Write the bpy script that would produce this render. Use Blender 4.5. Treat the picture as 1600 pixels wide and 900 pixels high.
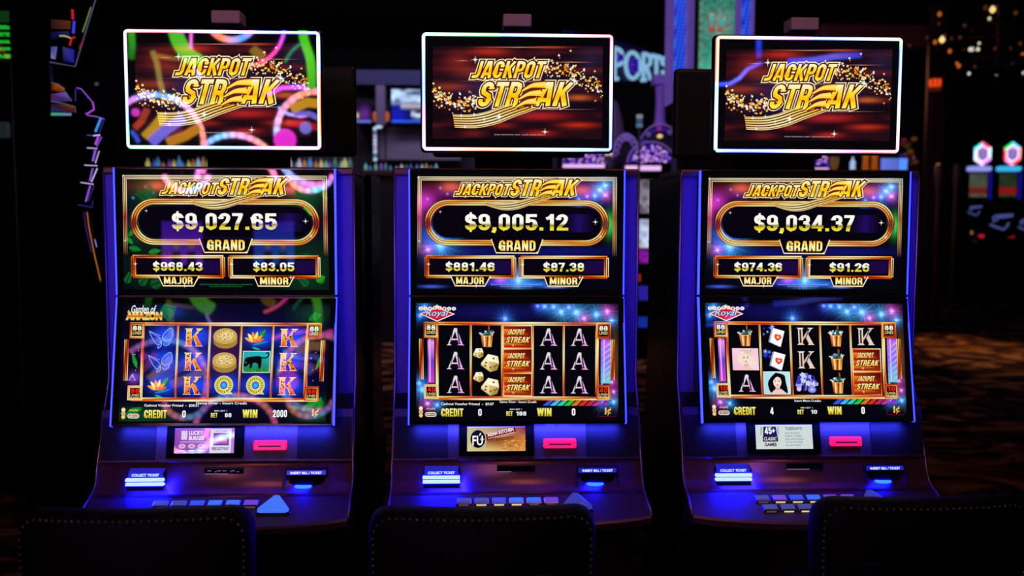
import bpy, bmesh, math, random
import numpy as np
from mathutils import Vector, Matrix

for o in list(bpy.data.objects): bpy.data.objects.remove(o)
S = bpy.context.scene
COL = S.collection
PI = math.pi

# ------------------------------------------------------------------ camera
F = 1449.6                                   # focal length in pixels of a 1600 px wide frame
CAM = Vector((-.1327, -2.7419, 1.5868)); YAW, PITCH, ROLL = .041, -.0774, .0032
fw = Vector((math.sin(YAW)*math.cos(PITCH), math.cos(YAW)*math.cos(PITCH), math.sin(PITCH)))
r0 = Vector((math.cos(YAW), -math.sin(YAW), 0)); u0 = r0.cross(fw)
rt = r0*math.cos(ROLL) + u0*math.sin(ROLL); up = -r0*math.sin(ROLL) + u0*math.cos(ROLL)
cd = bpy.data.cameras.new('camera'); cam = bpy.data.objects.new('camera', cd); COL.objects.link(cam)
M4 = Matrix((rt, up, -fw)).transposed().to_4x4(); M4.translation = CAM
cam.matrix_world = M4
cd.sensor_width = 36; cd.lens = 36*F/1600; cd.clip_start = .02; cd.clip_end = 200
cd.dof.use_dof = True; cd.dof.focus_distance = 2.72; cd.dof.aperture_fstop = 2.2
S.camera = cam

# ------------------------------------------------------------------ light and exposure
S.view_settings.view_transform = 'Standard'; S.view_settings.look = 'None'
S.view_settings.exposure = 0; S.view_settings.gamma = 1; S.view_settings.use_curve_mapping = False
W = bpy.data.worlds.new('world'); S.world = W; W.use_nodes = True
W.node_tree.nodes['Background'].inputs[0].default_value = (.0016, .0011, .0032, 1)
W.node_tree.nodes['Background'].inputs[1].default_value = 1.0

def area(name, loc, to, sx, sy, e, col, parent=None):
    l = bpy.data.lights.new(name, 'AREA'); l.shape = 'RECTANGLE'; l.size = sx; l.size_y = sy
    l.energy = e; l.color = col
    o = bpy.data.objects.new(name, l); COL.objects.link(o); o.location = loc
    o.rotation_euler = (Vector(to)-Vector(loc)).to_track_quat('-Z', 'Y').to_euler()
    o.parent = parent
    return o
area('ceiling_light', (.6, -1.6, 4.2), (.1, -.2, .8), 1.6, .8, 13, (1, .46, .32))
sp = bpy.data.lights.new('dining_spot', 'SPOT'); sp.energy = 650; sp.color = (1, .52, .22); sp.spot_size = math.radians(34); sp.spot_blend = 1; sp.shadow_soft_size = .2
so = bpy.data.objects.new('dining_spot', sp); COL.objects.link(so); so.location = (6.2, 11.5, 4.8); so.rotation_euler = (Vector((6.0, 8.1, 0))-so.location).to_track_quat('-Z', 'Y').to_euler()
area('bar_light', (-1.2, 7.6, 4.2), (-1.2, 9.4, 2.4), 3, .4, 38, (.75, .68, 1))
area('aisle_light', (1.7, 6.0, 4.5), (1.95, 8.8, 2.5), .8, .8, 40, (.55, .32, 1))

# ------------------------------------------------------------------ helpers
def lin(c):
    c = np.asarray(c, float)/255.
    return np.where(c <= .04045, c/12.92, ((c+.055)/1.055)**2.4)
def at(px, py, Y):
    d = fw + rt*((px-800)/F) - up*((py-450)/F)
    return CAM + d*((Y-CAM.y)/d.y)
MATS = {}
def mat(name, col, rough=.5, metal=0., spec=.5, noise=0, scale=30, bump=0):
    if name in MATS: return MATS[name]
    m = bpy.data.materials.new(name); m.use_nodes = True; nt = m.node_tree
    b = nt.nodes['Principled BSDF']
    c = lin(col) if max(col) > 1 else np.array(col)
    b.inputs['Base Color'].default_value = (*c, 1)
    b.inputs['Roughness'].default_value = rough; b.inputs['Metallic'].default_value = metal
    b.inputs['Specular IOR Level'].default_value = spec
    tc = nt.nodes.new('ShaderNodeTexCoord'); n = nt.nodes.new('ShaderNodeTexNoise')
    n.inputs['Scale'].default_value = scale; nt.links.new(tc.outputs['Object'], n.inputs['Vector'])
    mr = nt.nodes.new('ShaderNodeMapRange'); mr.inputs[3].default_value = max(0, rough-.06-noise); mr.inputs[4].default_value = min(1, rough+.06+noise)
    nt.links.new(n.outputs[0], mr.inputs[0]); nt.links.new(mr.outputs[0], b.inputs['Roughness'])
    if bump:
        bp = nt.nodes.new('ShaderNodeBump'); bp.inputs['Strength'].default_value = bump; bp.inputs['Distance'].default_value = .002
        nt.links.new(n.outputs[0], bp.inputs['Height']); nt.links.new(bp.outputs[0], b.inputs['Normal'])
    MATS[name] = m
    return m
def emi(name, col, st=1., rough=.3):
    if name in MATS: return MATS[name]
    m = bpy.data.materials.new(name); m.use_nodes = True; b = m.node_tree.nodes['Principled BSDF']
    c = lin(col) if all(isinstance(v, int) for v in col) else np.array(col)
    b.inputs['Base Color'].default_value = (.01, .01, .01, 1); b.inputs['Roughness'].default_value = rough
    b.inputs['Emission Color'].default_value = (*c, 1); b.inputs['Emission Strength'].default_value = st
    MATS[name] = m
    return m
def screenmat(name, st=1., rough=.02, spec=.5):
    m = bpy.data.materials.new(name); m.use_nodes = True; nt = m.node_tree; b = nt.nodes['Principled BSDF']
    b.inputs['Base Color'].default_value = (.002, .002, .002, 1); b.inputs['Roughness'].default_value = rough
    b.inputs['Specular IOR Level'].default_value = spec
    a = nt.nodes.new('ShaderNodeAttribute'); a.attribute_name = 'Col'
    nt.links.new(a.outputs['Color'], b.inputs['Emission Color']); b.inputs['Emission Strength'].default_value = st
    MATS[name] = m
    return m
def link(o, parent=None):
    COL.objects.link(o)
    if parent: o.parent = parent
    return o
def mesh(name, vs, fs, m, parent=None, smooth=False):
    me = bpy.data.meshes.new(name); me.from_pydata([tuple(v) for v in vs], [], fs); me.update()
    for x in (m if isinstance(m, (list, tuple)) else [m]): me.materials.append(x)
    if smooth: me.polygons.foreach_set('use_smooth', [True]*len(me.polygons))
    return link(bpy.data.objects.new(name, me), parent)
def frombm(name, bm, m, parent=None, smooth=False):
    bmesh.ops.recalc_face_normals(bm, faces=bm.faces)
    me = bpy.data.meshes.new(name); bm.to_mesh(me); bm.free()
    for x in (m if isinstance(m, (list, tuple)) else [m]): me.materials.append(x)
    if smooth: me.polygons.foreach_set('use_smooth', [True]*len(me.polygons))
    return link(bpy.data.objects.new(name, me), parent)
def thing(name, label, cat, loc=(0, 0, 0), rz=0, group=None):
    o = bpy.data.objects.new(name, None); COL.objects.link(o); o.location = loc; o.rotation_euler = (0, 0, rz)
    o.empty_display_size = .1
    return tag(o, label, cat, group)
def tag(o, label, cat, group=None):
    o['label'] = label; o['category'] = cat
    if group: o['group'] = group
    return o
def struct(o): o['kind'] = 'structure'; return o
def addbox(bm, a, b, bev=0, mtx=None, seg=2):
    r = bmesh.ops.create_cube(bm, size=1)['verts']
    for v in r: v.co = Vector(((a[i]+b[i])/2 + v.co[i]*(b[i]-a[i]) for i in range(3)))
    if bev:
        es = list({e for v in r for e in v.link_edges})
        r = bmesh.ops.bevel(bm, geom=es, offset=bev, segments=seg, affect='EDGES', profile=.5)['verts']
    if mtx is not None: bmesh.ops.transform(bm, matrix=mtx, verts=r)
    return r
def box(name, a, b, m, parent=None, bev=0, mtx=None, smooth=False):
    bm = bmesh.new(); addbox(bm, a, b, bev, mtx)
    return frombm(name, bm, m, parent, smooth)
def addprism(bm, prof, x0, x1, axis=0):
    """extrude a closed profile (two other axes) along an axis"""
    def P(x, p): return (x, p[0], p[1]) if axis == 0 else ((p[0], x, p[1]) if axis == 1 else (p[0], p[1], x))
    A = [bm.verts.new(P(x0, p)) for p in prof]; B = [bm.verts.new(P(x1, p)) for p in prof]; n = len(prof)
    f = [bm.faces.new(A), bm.faces.new(B[::-1])]
    for i in range(n): f.append(bm.faces.new((A[i], B[i], B[(i+1) % n], A[(i+1) % n])))
    return f
def prism(name, prof, x0, x1, m, parent=None, axis=0, bev=0):
    bm = bmesh.new(); addprism(bm, prof, x0, x1, axis)
    bmesh.ops.recalc_face_normals(bm, faces=bm.faces)
    if bev: bmesh.ops.bevel(bm, geom=list(bm.edges), offset=bev, segments=2, affect='EDGES', profile=.5, clamp_overlap=True)
    return frombm(name, bm, m, parent)
def addtube(bm, pts, r, n=8, closed=False):
    pts = [Vector(p) for p in pts]; rings = []; N = len(pts)
    rr = r if isinstance(r, (list, tuple)) else [r]*N
    ref = Vector((0, 0, 1))
    for i, p in enumerate(pts):
        t = (pts[(i+1) % N]-pts[i-1]) if closed else (pts[min(i+1, N-1)]-pts[max(i-1, 0)])
        t.normalize()
        a = ref - t*ref.dot(t)
        if a.length < .05: a = Vector((1, 0, 0)) - t*t.x
        a.normalize(); b = t.cross(a); ref = a
        rings.append([bm.verts.new(p + (a*math.cos(2*PI*k/n) + b*math.sin(2*PI*k/n))*rr[i]) for k in range(n)])
    for i in range(N if closed else N-1):
        A, B = rings[i], rings[(i+1) % N]
        for k in range(n): bm.faces.new((A[k], A[(k+1) % n], B[(k+1) % n], B[k]))
    if not closed: bm.faces.new(rings[0][::-1]); bm.faces.new(rings[-1])
def tube(name, pts, r, m, parent=None, n=8, closed=False):
    bm = bmesh.new(); addtube(bm, pts, r, n, closed); return frombm(name, bm, m, parent, True)
def addlathe(bm, prof, c=(0, 0, 0), n=20, sx=1, sy=1):
    rings = []
    for r, z in prof:
        rings.append([bm.verts.new((c[0]+sx*max(r, 1e-4)*math.cos(2*PI*k/n), c[1]+sy*max(r, 1e-4)*math.sin(2*PI*k/n), c[2]+z)) for k in range(n)])
    for A, B in zip(rings, rings[1:]):
        for k in range(n): bm.faces.new((A[k], A[(k+1) % n], B[(k+1) % n], B[k]))
    bm.faces.new(rings[0][::-1]); bm.faces.new(rings[-1])
def lathe(name, prof, m, parent=None, c=(0, 0, 0), n=20, smooth=True):
    bm = bmesh.new(); addlathe(bm, prof, c, n); return frombm(name, bm, m, parent, smooth)

# ---- glyphs -------------------------------------------------------
GC = {}
def glyphs(s, off=0., shear=0., space=1.):
    k = (s, off, shear, space)
    if k in GC: return GC[k]
    c = bpy.data.curves.new('t', 'FONT'); c.body = s; c.offset = off; c.resolution_u = 3; c.fill_mode = 'FRONT'; c.space_character = space
    o = bpy.data.objects.new('t', c); COL.objects.link(o)
    dg = bpy.context.evaluated_depsgraph_get(); dg.update()
    e = o.evaluated_get(dg); me = e.to_mesh()
    V = np.array([v.co[:2] for v in me.vertices]).reshape(-1, 2); Fc = [tuple(p.vertices) for p in me.polygons]
    e.to_mesh_clear(); bpy.data.objects.remove(o); bpy.data.curves.remove(c)
    V = V.copy()
    if 'J' in s: lo_ = V[:, 1] < -off-.005; V[lo_, 1] = -off-.005+(V[lo_, 1]+off+.005)*.12
    V[:, 0] += shear*V[:, 1]
    GC[k] = (V, Fc)
    return GC[k]

# ---- heavy condensed capitals and figures, drawn as thick bent bars --------
def arc_(cx, cy, rx, ry, a0, a1, n=9): return [(cx+rx*math.cos(math.radians(a)), cy+ry*math.sin(math.radians(a))) for a in np.linspace(a0, a1, n)]
def rr_(x0, y0, x1, y1, r): return arc_(x1-r, y1-r, r, r, 0, 90, 6)+arc_(x0+r, y1-r, r, r, 90, 180, 6)+arc_(x0+r, y0+r, r, r, 180, 270, 6)+arc_(x1-r, y0+r, r, r, 270, 360, 6)
l_, r_, b_, T_ = .10, .42, .09, .91
_S = [(r_, .70), (r_, .75)]+arc_(.26, .75, .16, .16, 0, 180)+[(l_, .66), (.14, .56), (.26, .5), (.38, .44), (r_, .34), (r_, .25)]+arc_(.26, .25, .16, .16, 0, -180)+[(l_, .30)]
_C = [(r_, .63), (r_, .75)]+arc_(.26, .75, .16, .16, 0, 180)+[(l_, .25)]+arc_(.26, .25, .16, .16, 180, 360)
_P = [[(l_, 0), (l_, 1)], [(l_, T_), (.28, T_), (.38, .87), (r_, .80), (r_, .60), (.38, .50), (.28, .46), (l_, .46)]]
SF = {
 '0': (.52, [('c', rr_(l_, b_, r_, T_, .16))]), '1': (.40, [[(.28, 0), (.28, 1)], [(.03, .72), (.14, .76), (.27, .90)]]),
 '2': (.52, [[(l_, .64), (l_, .75)]+arc_(.26, .75, .16, .16, 180, 0)+[(r_, .68), (.36, .5), (.17, .26), (.12, .09)], [(.02, b_), (.52, b_)]]),
 '3': (.52, [[(l_, .68), (l_, .75)]+arc_(.26, .75, .16, .16, 180, 0)+[(r_, .64), (.37, .55), (.22, .52)], [(.22, .52), (.37, .49), (r_, .40), (r_, .25)]+arc_(.26, .25, .16, .16, 0, -180)+[(l_, .32)]]),
 '4': (.54, [[(.38, 0), (.38, 1)], [(.36, .98), (.07, .28)], [(.0, .26), (.54, .26)]]),
 '5': (.52, [[(.06, T_), (.50, T_)], [(.11, .98), (.10, .46)], [(.10, .52), (.18, .60), (.28, .61), (.38, .57), (r_, .48), (r_, .25)]+arc_(.26, .25, .16, .16, 0, -180)+[(l_, .32)]]),
 '6': (.52, [('c', rr_(l_, b_, r_, .57, .15)), [(l_, .36), (l_, .75)]+arc_(.26, .75, .16, .16, 180, 0)+[(r_, .68)]]),
 '7': (.48, [[(.0, T_), (.46, T_)], [(.40, .96), (.34, .70), (.22, .36), (.17, 0)]]),
 '8': (.52, [('c', rr_(l_, b_, r_, .55, .15)), ('c', rr_(.115, .49, .405, T_, .14))]),
 '9': (.52, [('c', rr_(l_, .43, r_, T_, .15)), [(r_, .64), (r_, .25)]+arc_(.26, .25, .16, .16, 0, -180)+[(l_, .32)]]),
 '$': (.52, [_S, ('t', [(.26, -.10), (.26, 1.10)])]), '.': (.22, [[(.11, 0), (.11, .19)]]), ',': (.22, [[(.12, .19), (.12, .02), (.06, -.14)]]), ' ': (.22, []), '-': (.3, [[(.0, .45), (.3, .45)]]),
 'A': (.58, [[(.08, 0), (.24, 1)], [(.50, 0), (.34, 1)], [(.16, .25), (.42, .25)], [(.18, .95), (.40, .95)]]),
 'B': (.52, [[(l_, 0), (l_, 1)], [(l_, T_), (.28, T_), (.38, .87), (.40, .78), (.40, .66), (.36, .57), (.26, .53), (l_, .53)], [(l_, .53), (.28, .53), (.39, .47), (r_, .38), (r_, .22), (.38, .13), (.28, .09), (l_, .09)]]),
 'C': (.52, [_C+[(r_, .37)]]), 'G': (.54, [_C+[(r_, .46)], [(.25, .46), (.52, .46)], [(.44, .0), (.44, .3)]]),
 'D': (.52, [[(l_, 0), (l_, 1)], [(l_, T_), (.26, T_), (.38, .86), (r_, .76), (r_, .24), (.38, .14), (.26, .09), (l_, .09)]]),
 'E': (.46, [[(l_, 0), (l_, 1)], [(l_, T_), (.46, T_)], [(l_, .5), (.43, .5)], [(l_, b_), (.46, b_)]]),
 'I': (.20, [[(l_, 0), (l_, 1)]]), 'J': (.46, [[(.36, 1), (.36, .24), (.30, .12), (.20, .09), (.02, .09)]]),
 'K': (.54, [[(l_, 0), (l_, 1)], [(.47, 1), (.17, .46)], [(.22, .60), (.48, 0)]]),
 'M': (.72, [[(l_, 0), (l_, 1)], [(.62, 0), (.62, 1)], [(.13, 1), (.36, .12)], [(.59, 1), (.36, .12)]]),
 'N': (.54, [[(l_, 0), (l_, 1)], [(.44, 0), (.44, 1)], [(.12, .98), (.42, .02)]]), 'O': (.52, [('c', rr_(l_, b_, r_, T_, .16))]),
 'P': (.50, _P), 'R': (.53, _P+[[(.22, .47), (.35, .42), (r_, .32), (.43, 0)]]), 'S': (.52, [_S]), 'T': (.50, [[(0, T_), (.50, T_)], [(.25, T_), (.25, 0)]]),
 'L': (.44, [[(l_, 0), (l_, 1)], [(l_, b_), (.44, b_)]]), 'U': (.52, [[(l_, 1), (l_, .25)]+arc_(.26, .25, .16, .16, 180, 360)+[(r_, 1)]]),
 'W': (.74, [[(.07, 1), (.20, .02)], [(.20, .02), (.37, .98)], [(.37, .98), (.54, .02)], [(.54, .02), (.67, 1)]]), 'Y': (.54, [[(.06, 1), (.27, .42)], [(.48, 1), (.27, .42)], [(.27, .45), (.27, 0)]]), '+': (.44, [[(.0, .5), (.44, .5)], [(.22, .24), (.22, .76)]]),
}
def sglyphs(st, off=0., shear=0., space=1., half=.086):
    k = (st, off, shear, space, 's')
    if k in GC: return GC[k]
    V, Fc, x = [], [], 0.
    for ch in st:
        w, strokes = SF[ch]
        for q in strokes:
            closed = q[0] == 'c'; h = half*(.55 if q[0] == 't' else 1)+off
            p = np.array(q[1] if q[0] in ('c', 't') else q, float); n = len(p)
            if not closed:                              # caps move outwards with an outline
                d = p[0]-p[1]; p[0] = p[0]+d/np.linalg.norm(d)*off; d = p[-1]-p[-2]; p[-1] = p[-1]+d/np.linalg.norm(d)*off
            dn = (np.roll(p, -1, 0)-p); dp = (p-np.roll(p, 1, 0))
            if not closed: dn[-1] = dp[-1]; dp[0] = dn[0]
            dn /= np.linalg.norm(dn, axis=1)[:, None]+1e-9; dp /= np.linalg.norm(dp, axis=1)[:, None]+1e-9
            t = dn+dp; t /= np.linalg.norm(t, axis=1)[:, None]+1e-9; c = np.clip((t*dn).sum(1), .6, 1)
            nr = np.stack([-t[:, 1], t[:, 0]], -1)*(h/c)[:, None]
            b = len(V); V += (p+nr+[x, 0]).tolist()+(p-nr+[x, 0]).tolist()
            for i in range(n if closed else n-1): j = (i+1) % n; Fc.append((b+i, b+n+i, b+n+j, b+j))
        x += w+.07*space
    V = np.array(V); V[:, 1] = np.where((V[:, 1] > 1+off) & (V[:, 1] < 1.06+off), 1+off, V[:, 1])
    V[:, 0] += shear*V[:, 1]; GC[k] = (V, Fc)
    return GC[k]

# ---- pictures shown on displays -------------------------------------
def homog(src, dst):
    A = []; b = []
    for (x, y), (u, v) in zip(src, dst):
        A += [[x, y, 1, 0, 0, 0, -u*x, -u*y], [0, 0, 0, x, y, 1, -v*x, -v*y]]; b += [u, v]
    h = np.linalg.solve(np.array(A), np.array(b)); return np.append(h, 1).reshape(3, 3)
def ramp(stops):
    T = [t for t, _ in stops]; C = lin([c for _, c in stops])
    return lambda t: np.stack([np.interp(t, T, C[:, i]) for i in range(3)], -1)
class Art:
    def __init__(s, H): s.H = H; s.P = []; s.Fc = []; s.C = []; s.L = []; s.n = 0
    def add(s, P, faces, C, layer):
        P = np.asarray(P, float); C = np.asarray(C, float)
        if C.ndim == 1: C = np.repeat(C[None], len(P), 0)
        s.P.append(P); s.C.append(C); s.L.append(np.full(len(P), float(layer)))
        s.Fc += [tuple(i+s.n for i in f) for f in faces]; s.n += len(P)
    def poly(s, pts, col, layer): s.add(pts, [tuple(range(len(pts)))], lin(col), layer)
    def quad4(s, pts, cols, layer): s.add(pts, [(0, 1, 2, 3)], lin(cols), layer)
    def ell(s, cx, cy, rx, ry, col, layer, n=20, col2=None, a0=0):
        t = np.linspace(0, 2*PI, n, endpoint=False)
        P = np.stack([cx+rx*np.cos(t), cy+ry*np.sin(t)], -1)
        P = np.vstack([P, [[cx, cy]]]); C = np.repeat(lin(col)[None], n+1, 0)
        if col2 is not None: C[-1] = lin(col2)
        s.add(P, [(i, (i+1) % n, n) for i in range(n)], C, layer)
    def band(s, pts, offs, cols, layer, closed=True):
        """ribbon along a polyline; offs: offsets to the left, cols: one colour (sRGB) or function(t, k) per offset"""
        p = np.asarray(pts, float); N = len(p)
        if closed: t = np.roll(p, -1, 0)-np.roll(p, 1, 0)
        else: t = np.gradient(p, axis=0)
        t /= np.linalg.norm(t, axis=1)[:, None]+1e-9; nrm = np.stack([t[:, 1], -t[:, 0]], -1)
        rows = []; cs = []
        for k, o in enumerate(offs):
            rows.append(p + nrm*(np.asarray(o).reshape(-1, 1) if np.ndim(o) else o))
            c = cols[k]; cs.append(c if np.ndim(c) == 2 else np.repeat(lin(c)[None], N, 0))
        fs = []
        for k in range(len(offs)-1):
            for i in range(N if closed else N-1):
                j = (i+1) % N; fs.append((k*N+i, k*N+j, (k+1)*N+j, (k+1)*N+i))
        s.add(np.vstack(rows), fs, np.vstack(cs), layer)
    def line(s, a, b, w, col, layer): s.band([a, b], [-w/2, w/2], [col, col], layer, False)
    def text(s, st, x0, y0, x1, y1, col, layer, off=.0, shear=0., space=1., outline=(), rot=0, heavy=False):
        glyphs = sglyphs if heavy else globals()['glyphs']
        V, Fc = glyphs(st, off, shear, space)
        lo, hi = V.min(0), V.max(0); sc = (hi-lo)
        def mp(Q):
            q = (Q-lo)/sc; P = np.stack([x0+q[:, 0]*(x1-x0), y1-q[:, 1]*(y1-y0)], -1)
            if rot:
                c = np.array([(x0+x1)/2, (y0+y1)/2]); a = rot; d = P-c
                P = c+np.stack([d[:, 0]*math.cos(a)-d[:, 1]*math.sin(a), d[:, 0]*math.sin(a)+d[:, 1]*math.cos(a)], -1)
            return P
        for o2, c2, l2 in outline:
            V2, F2 = glyphs(st, off+o2, shear, space); s.add(mp(V2), F2, lin(c2), l2)
        if isinstance(col, list):
            bm = bmesh.new(); vs = [bm.verts.new((v[0], v[1], 0)) for v in V]
            for f in Fc:
                try: bm.faces.new([vs[i] for i in f])
                except ValueError: pass
            for t, _ in col[1:-1]:
                y = hi[1]-t*sc[1]
                bmesh.ops.bisect_plane(bm, geom=list(bm.verts)+list(bm.edges)+list(bm.faces), plane_co=(0, y, 0), plane_no=(0, 1, 0))
            bm.verts.index_update(); Q = np.array([v.co[:2] for v in bm.verts]); Fq = [tuple(v.index for v in f.verts) for f in bm.faces]; bm.free()
            s.add(mp(Q), Fq, ramp(col)(np.clip((hi[1]-Q[:, 1])/sc[1], 0, 1)), layer)
        else: s.add(mp(V), Fc, lin(col), layer)
    def raster(s, x0, y0, x1, y1, step, fn, layer=0):
        xs = np.linspace(x0, x1, max(2, int((x1-x0)/step)+1)); ys = np.linspace(y0, y1, max(2, int((y1-y0)/step)+1))
        X, Y = np.meshgrid(xs, ys); C = np.clip(fn(X, Y), 0, 3).reshape(-1, 3)
        nx, ny = len(xs), len(ys); i = np.arange((nx-1)*(ny-1)); a = (i//(nx-1))*nx+i % (nx-1)
        s.add(np.stack([X.ravel(), Y.ravel()], -1), np.stack([a, a+nx, a+nx+1, a+1], -1).tolist(), C, layer)
    def star(s, cx, cy, r, col, layer, n=5, inner=.42, a=0):
        t = a+np.arange(2*n)*PI/n; rr = np.where(np.arange(2*n) % 2 == 0, r, r*inner)
        s.poly(np.stack([cx+rr*np.sin(t), cy-rr*np.cos(t)], -1), col, layer)
    def sparkle(s, cx, cy, r, col=(255, 255, 255), layer=9):
        s.star(cx, cy, r, col, layer, 4, .12); s.star(cx, cy, r*.5, col, layer+.2, 4, .2, PI/4)
    def build(s, name, O, ux, uy, nrm, m, parent, dz=.00012, base=.0004):
        P = np.vstack(s.P); q = np.c_[P, np.ones(len(P))] @ s.H.T; q = q[:, :2]/q[:, 2:]
        L = np.concatenate(s.L)
        V = np.array(O)+q[:, :1]*np.array(ux)+q[:, 1:2]*np.array(uy)+(base+L[:, None]*dz)*np.array(nrm)
        me = bpy.data.meshes.new(name); me.from_pydata(V.tolist(), [], s.Fc); me.update()
        at_ = me.attributes.new('Col', 'FLOAT_COLOR', 'POINT')
        C = np.c_[np.vstack(s.C), np.ones(len(V))]; at_.data.foreach_set('color', C.astype(np.float32).ravel())
        me.materials.append(m)
        # every face looks the same way as the panel
        nn = Vector(nrm); fl = [p.index for p in me.polygons if p.normal.dot(nn) < 0]
        if fl:
            bm = bmesh.new(); bm.from_mesh(me); bm.faces.ensure_lookup_table()
            bmesh.ops.reverse_faces(bm, faces=[bm.faces[i] for i in fl]); bm.to_mesh(me); bm.free()
        return link(bpy.data.objects.new(name, me), parent)
def glow(A, X, Y, cx, cy, rx, ry, col, p=1.):
    A += np.exp(-(((X-cx)/rx)**2+((Y-cy)/ry)**2)**p)[..., None]*lin(col)
def burst(A, X, Y, cx, cy, r, col, n=9, ph=0.):
    d = np.hypot(X-cx, Y-cy)+1e-6; th = np.arctan2(Y-cy, X-cx)
    ray = .34+.66*np.abs(np.cos(n*th+ph))**4*(.6+.4*np.cos(3.7*th+ph*2))
    A += (np.exp(-(d/(r*.52))**1.4)*ray)[..., None]*lin(col)*1.9
    A += np.exp(-(d/(r*.2))**2)[..., None]*lin((170, 215, 255))*.8
NR = np.random.RandomState(4)
NT = NR.rand(64, 64)
def noise(X, Y, sc):
    x = X/sc; y = Y/sc; i = np.floor(x).astype(int); j = np.floor(y).astype(int); a = x-i; b = y-j
    a = a*a*(3-2*a); b = b*b*(3-2*b); g = lambda p, q: NT[p % 64, q % 64]
    return g(i, j)*(1-a)*(1-b)+g(i+1, j)*a*(1-b)+g(i, j+1)*(1-a)*b+g(i+1, j+1)*a*b
def stadium(x0, y0, x1, y1, n=24):
    r = (y1-y0)/2; cy = (y0+y1)/2; p = []
    for k in range(n+1): t = -PI/2+PI*k/n; p.append((x1-r+r*math.cos(t), cy+r*math.sin(t)))
    m = 10
    for k in range(1, m): p.append((x1-r+(x0+r-x1+r)*k/m, y1))
    for k in range(n+1): t = PI/2+PI*k/n; p.append((x0+r+r*math.cos(t), cy+r*math.sin(t)))
    for k in range(1, m): p.append((x0+r+(x1-r-x0-r)*k/m, y0))
    return np.array(p)
def smooth(pts, n=24):
    p = np.array(pts, float); t = np.linspace(0, len(p)-1, n); out = []
    for s_ in t:
        i = min(int(s_), len(p)-2); f = s_-i
        a = p[max(i-1, 0)]; b = p[i]; c = p[i+1]; d = p[min(i+2, len(p)-1)]
        out.append(.5*((2*b)+(c-a)*f+(2*a-5*b+4*c-d)*f*f+(3*b-a-3*c+d)*f**3))
    return np.array(out)

# ================================================================== the setting
def carpet():
    m = bpy.data.materials.new('carpet'); m.use_nodes = True; nt = m.node_tree; b = nt.nodes['Principled BSDF']
    b.inputs['Roughness'].default_value = .95; b.inputs['Specular IOR Level'].default_value = .1
    tc = nt.nodes.new('ShaderNodeTexCoord'); mp = nt.nodes.new('ShaderNodeMapping'); mp.inputs['Scale'].default_value = (.55, .75, 1)
    n = nt.nodes.new('ShaderNodeTexNoise'); n.inputs['Scale'].default_value = 2.2; n.inputs['Detail'].default_value = 2; n.inputs['Distortion'].default_value = 2.4
    r = nt.nodes.new('ShaderNodeValToRGB'); e = r.color_ramp.elements
    e[0].position = .40; e[0].color = (*lin((18, 14, 22)), 1); e[1].position = .66; e[1].color = (*lin((176, 140, 90)), 1)
    x = e.new(.5); x.color = (*lin((70, 34, 24)), 1); x = e.new(.57); x.color = (*lin((150, 84, 34)), 1)
    nt.links.new(tc.outputs['Object'], mp.inputs[0]); nt.links.new(mp.outputs[0], n.inputs['Vector'])
    nt.links.new(n.outputs[0], r.inputs[0]); nt.links.new(r.outputs[0], b.inputs['Base Color'])
    return m
M_wall = mat('dark_wall', (26, 20, 28), .8); M_ceil = mat('dark_ceiling', (22, 18, 24), .9)
struct(box('floor', (-14, -8, -.1), (16, 18, 0), carpet()))
struct(box('ceiling', (-14, -8, 5.2), (16, 18, 5.3), M_ceil))
struct(box('wall_back', (-14, 17.9, 0), (16, 18.1, 5.2), M_wall))
struct(box('wall_left', (-14.1, -8, 0), (-13.9, 18, 5.2), M_wall))
struct(box('wall_right', (15.9, -8, 0), (16.1, 18, 5.2), M_wall))
struct(box('wall_front', (-14, -8.1, 0), (16, -7.9, 5.2), M_wall))

# ================================================================== the three slot machines
Z0 = 1.35                                   # height of the line between the two screens
WS = .64; TW = .5567
M_black = mat('black_gloss', (9, 9, 11), .25); M_blackm = mat('black_satin', (7, 7, 8), .5)
M_metal = mat('mauve_metal', (150, 92, 100), .38, .7, .5, scale=60)
M_panel = mat('mauve_panel', (72, 50, 68), .5, .3, scale=60)
M_trim = mat('trim_metal', (150, 120, 130), .3, .9)
M_cap = mat('cap_plastic', (190, 160, 175), .6)
M_bezel = mat('bezel_black', (4, 4, 5), .12)
M_edge = emi('edge_led', (.10, .155, 17.), 1.)
M_under = emi('under_led', (.03, .05, 7.), 1.)
M_wing = mat('wing_paint', (100, 76, 130), .5, .2)
M_pink = emi('pink_slot', (255, 24, 110), 1.1)
M_ledw = emi('printer_led', (.60, .85, 170.), 1.)
M_ledlab = emi('label_led', (.015, .015, .5), 1.)
M_ledtxt = emi('label_text', (1., 1.2, 4.0), 1.)
M_ledb = emi('mouth_led', (.06, .34, 170.), 1.)

HU = homog([(637.5, 264.4), (978, 265), (639.6, 463.1), (976.7, 461.5)], [(0, .3727), (WS, .3727), (0, 0), (WS, 0)])
LL = math.hypot(.0777, .3676)
HL = homog([(639.6, 463.1), (976.7, 461.5), (636.7, 665.3), (981.2, 661.8)], [(0, LL), (WS, LL), (0, 0), (WS, 0)])
HT = homog([(658.8, 50), (957.8, 53.1), (660, 234.4), (957.5, 235)], [(0, .3381), (TW, .3381), (0, 0), (TW, 0)])

GOLD = [(0, (255, 250, 200)), (.35, (255, 190, 60)), (.55, (200, 70, 20)), (.75, (255, 200, 70)), (1, (255, 240, 150))]
YEL = [(0, (255, 250, 200)), (.3, (255, 222, 50)), (.62, (252, 184, 16)), (.8, (255, 220, 40)), (1, (255, 240, 110))]
NUM = [(0, (255, 255, 250)), (.5, (248, 246, 226)), (.62, (150, 120, 30)), (.72, (226, 206, 40)), (1, (252, 250, 110))]

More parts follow.
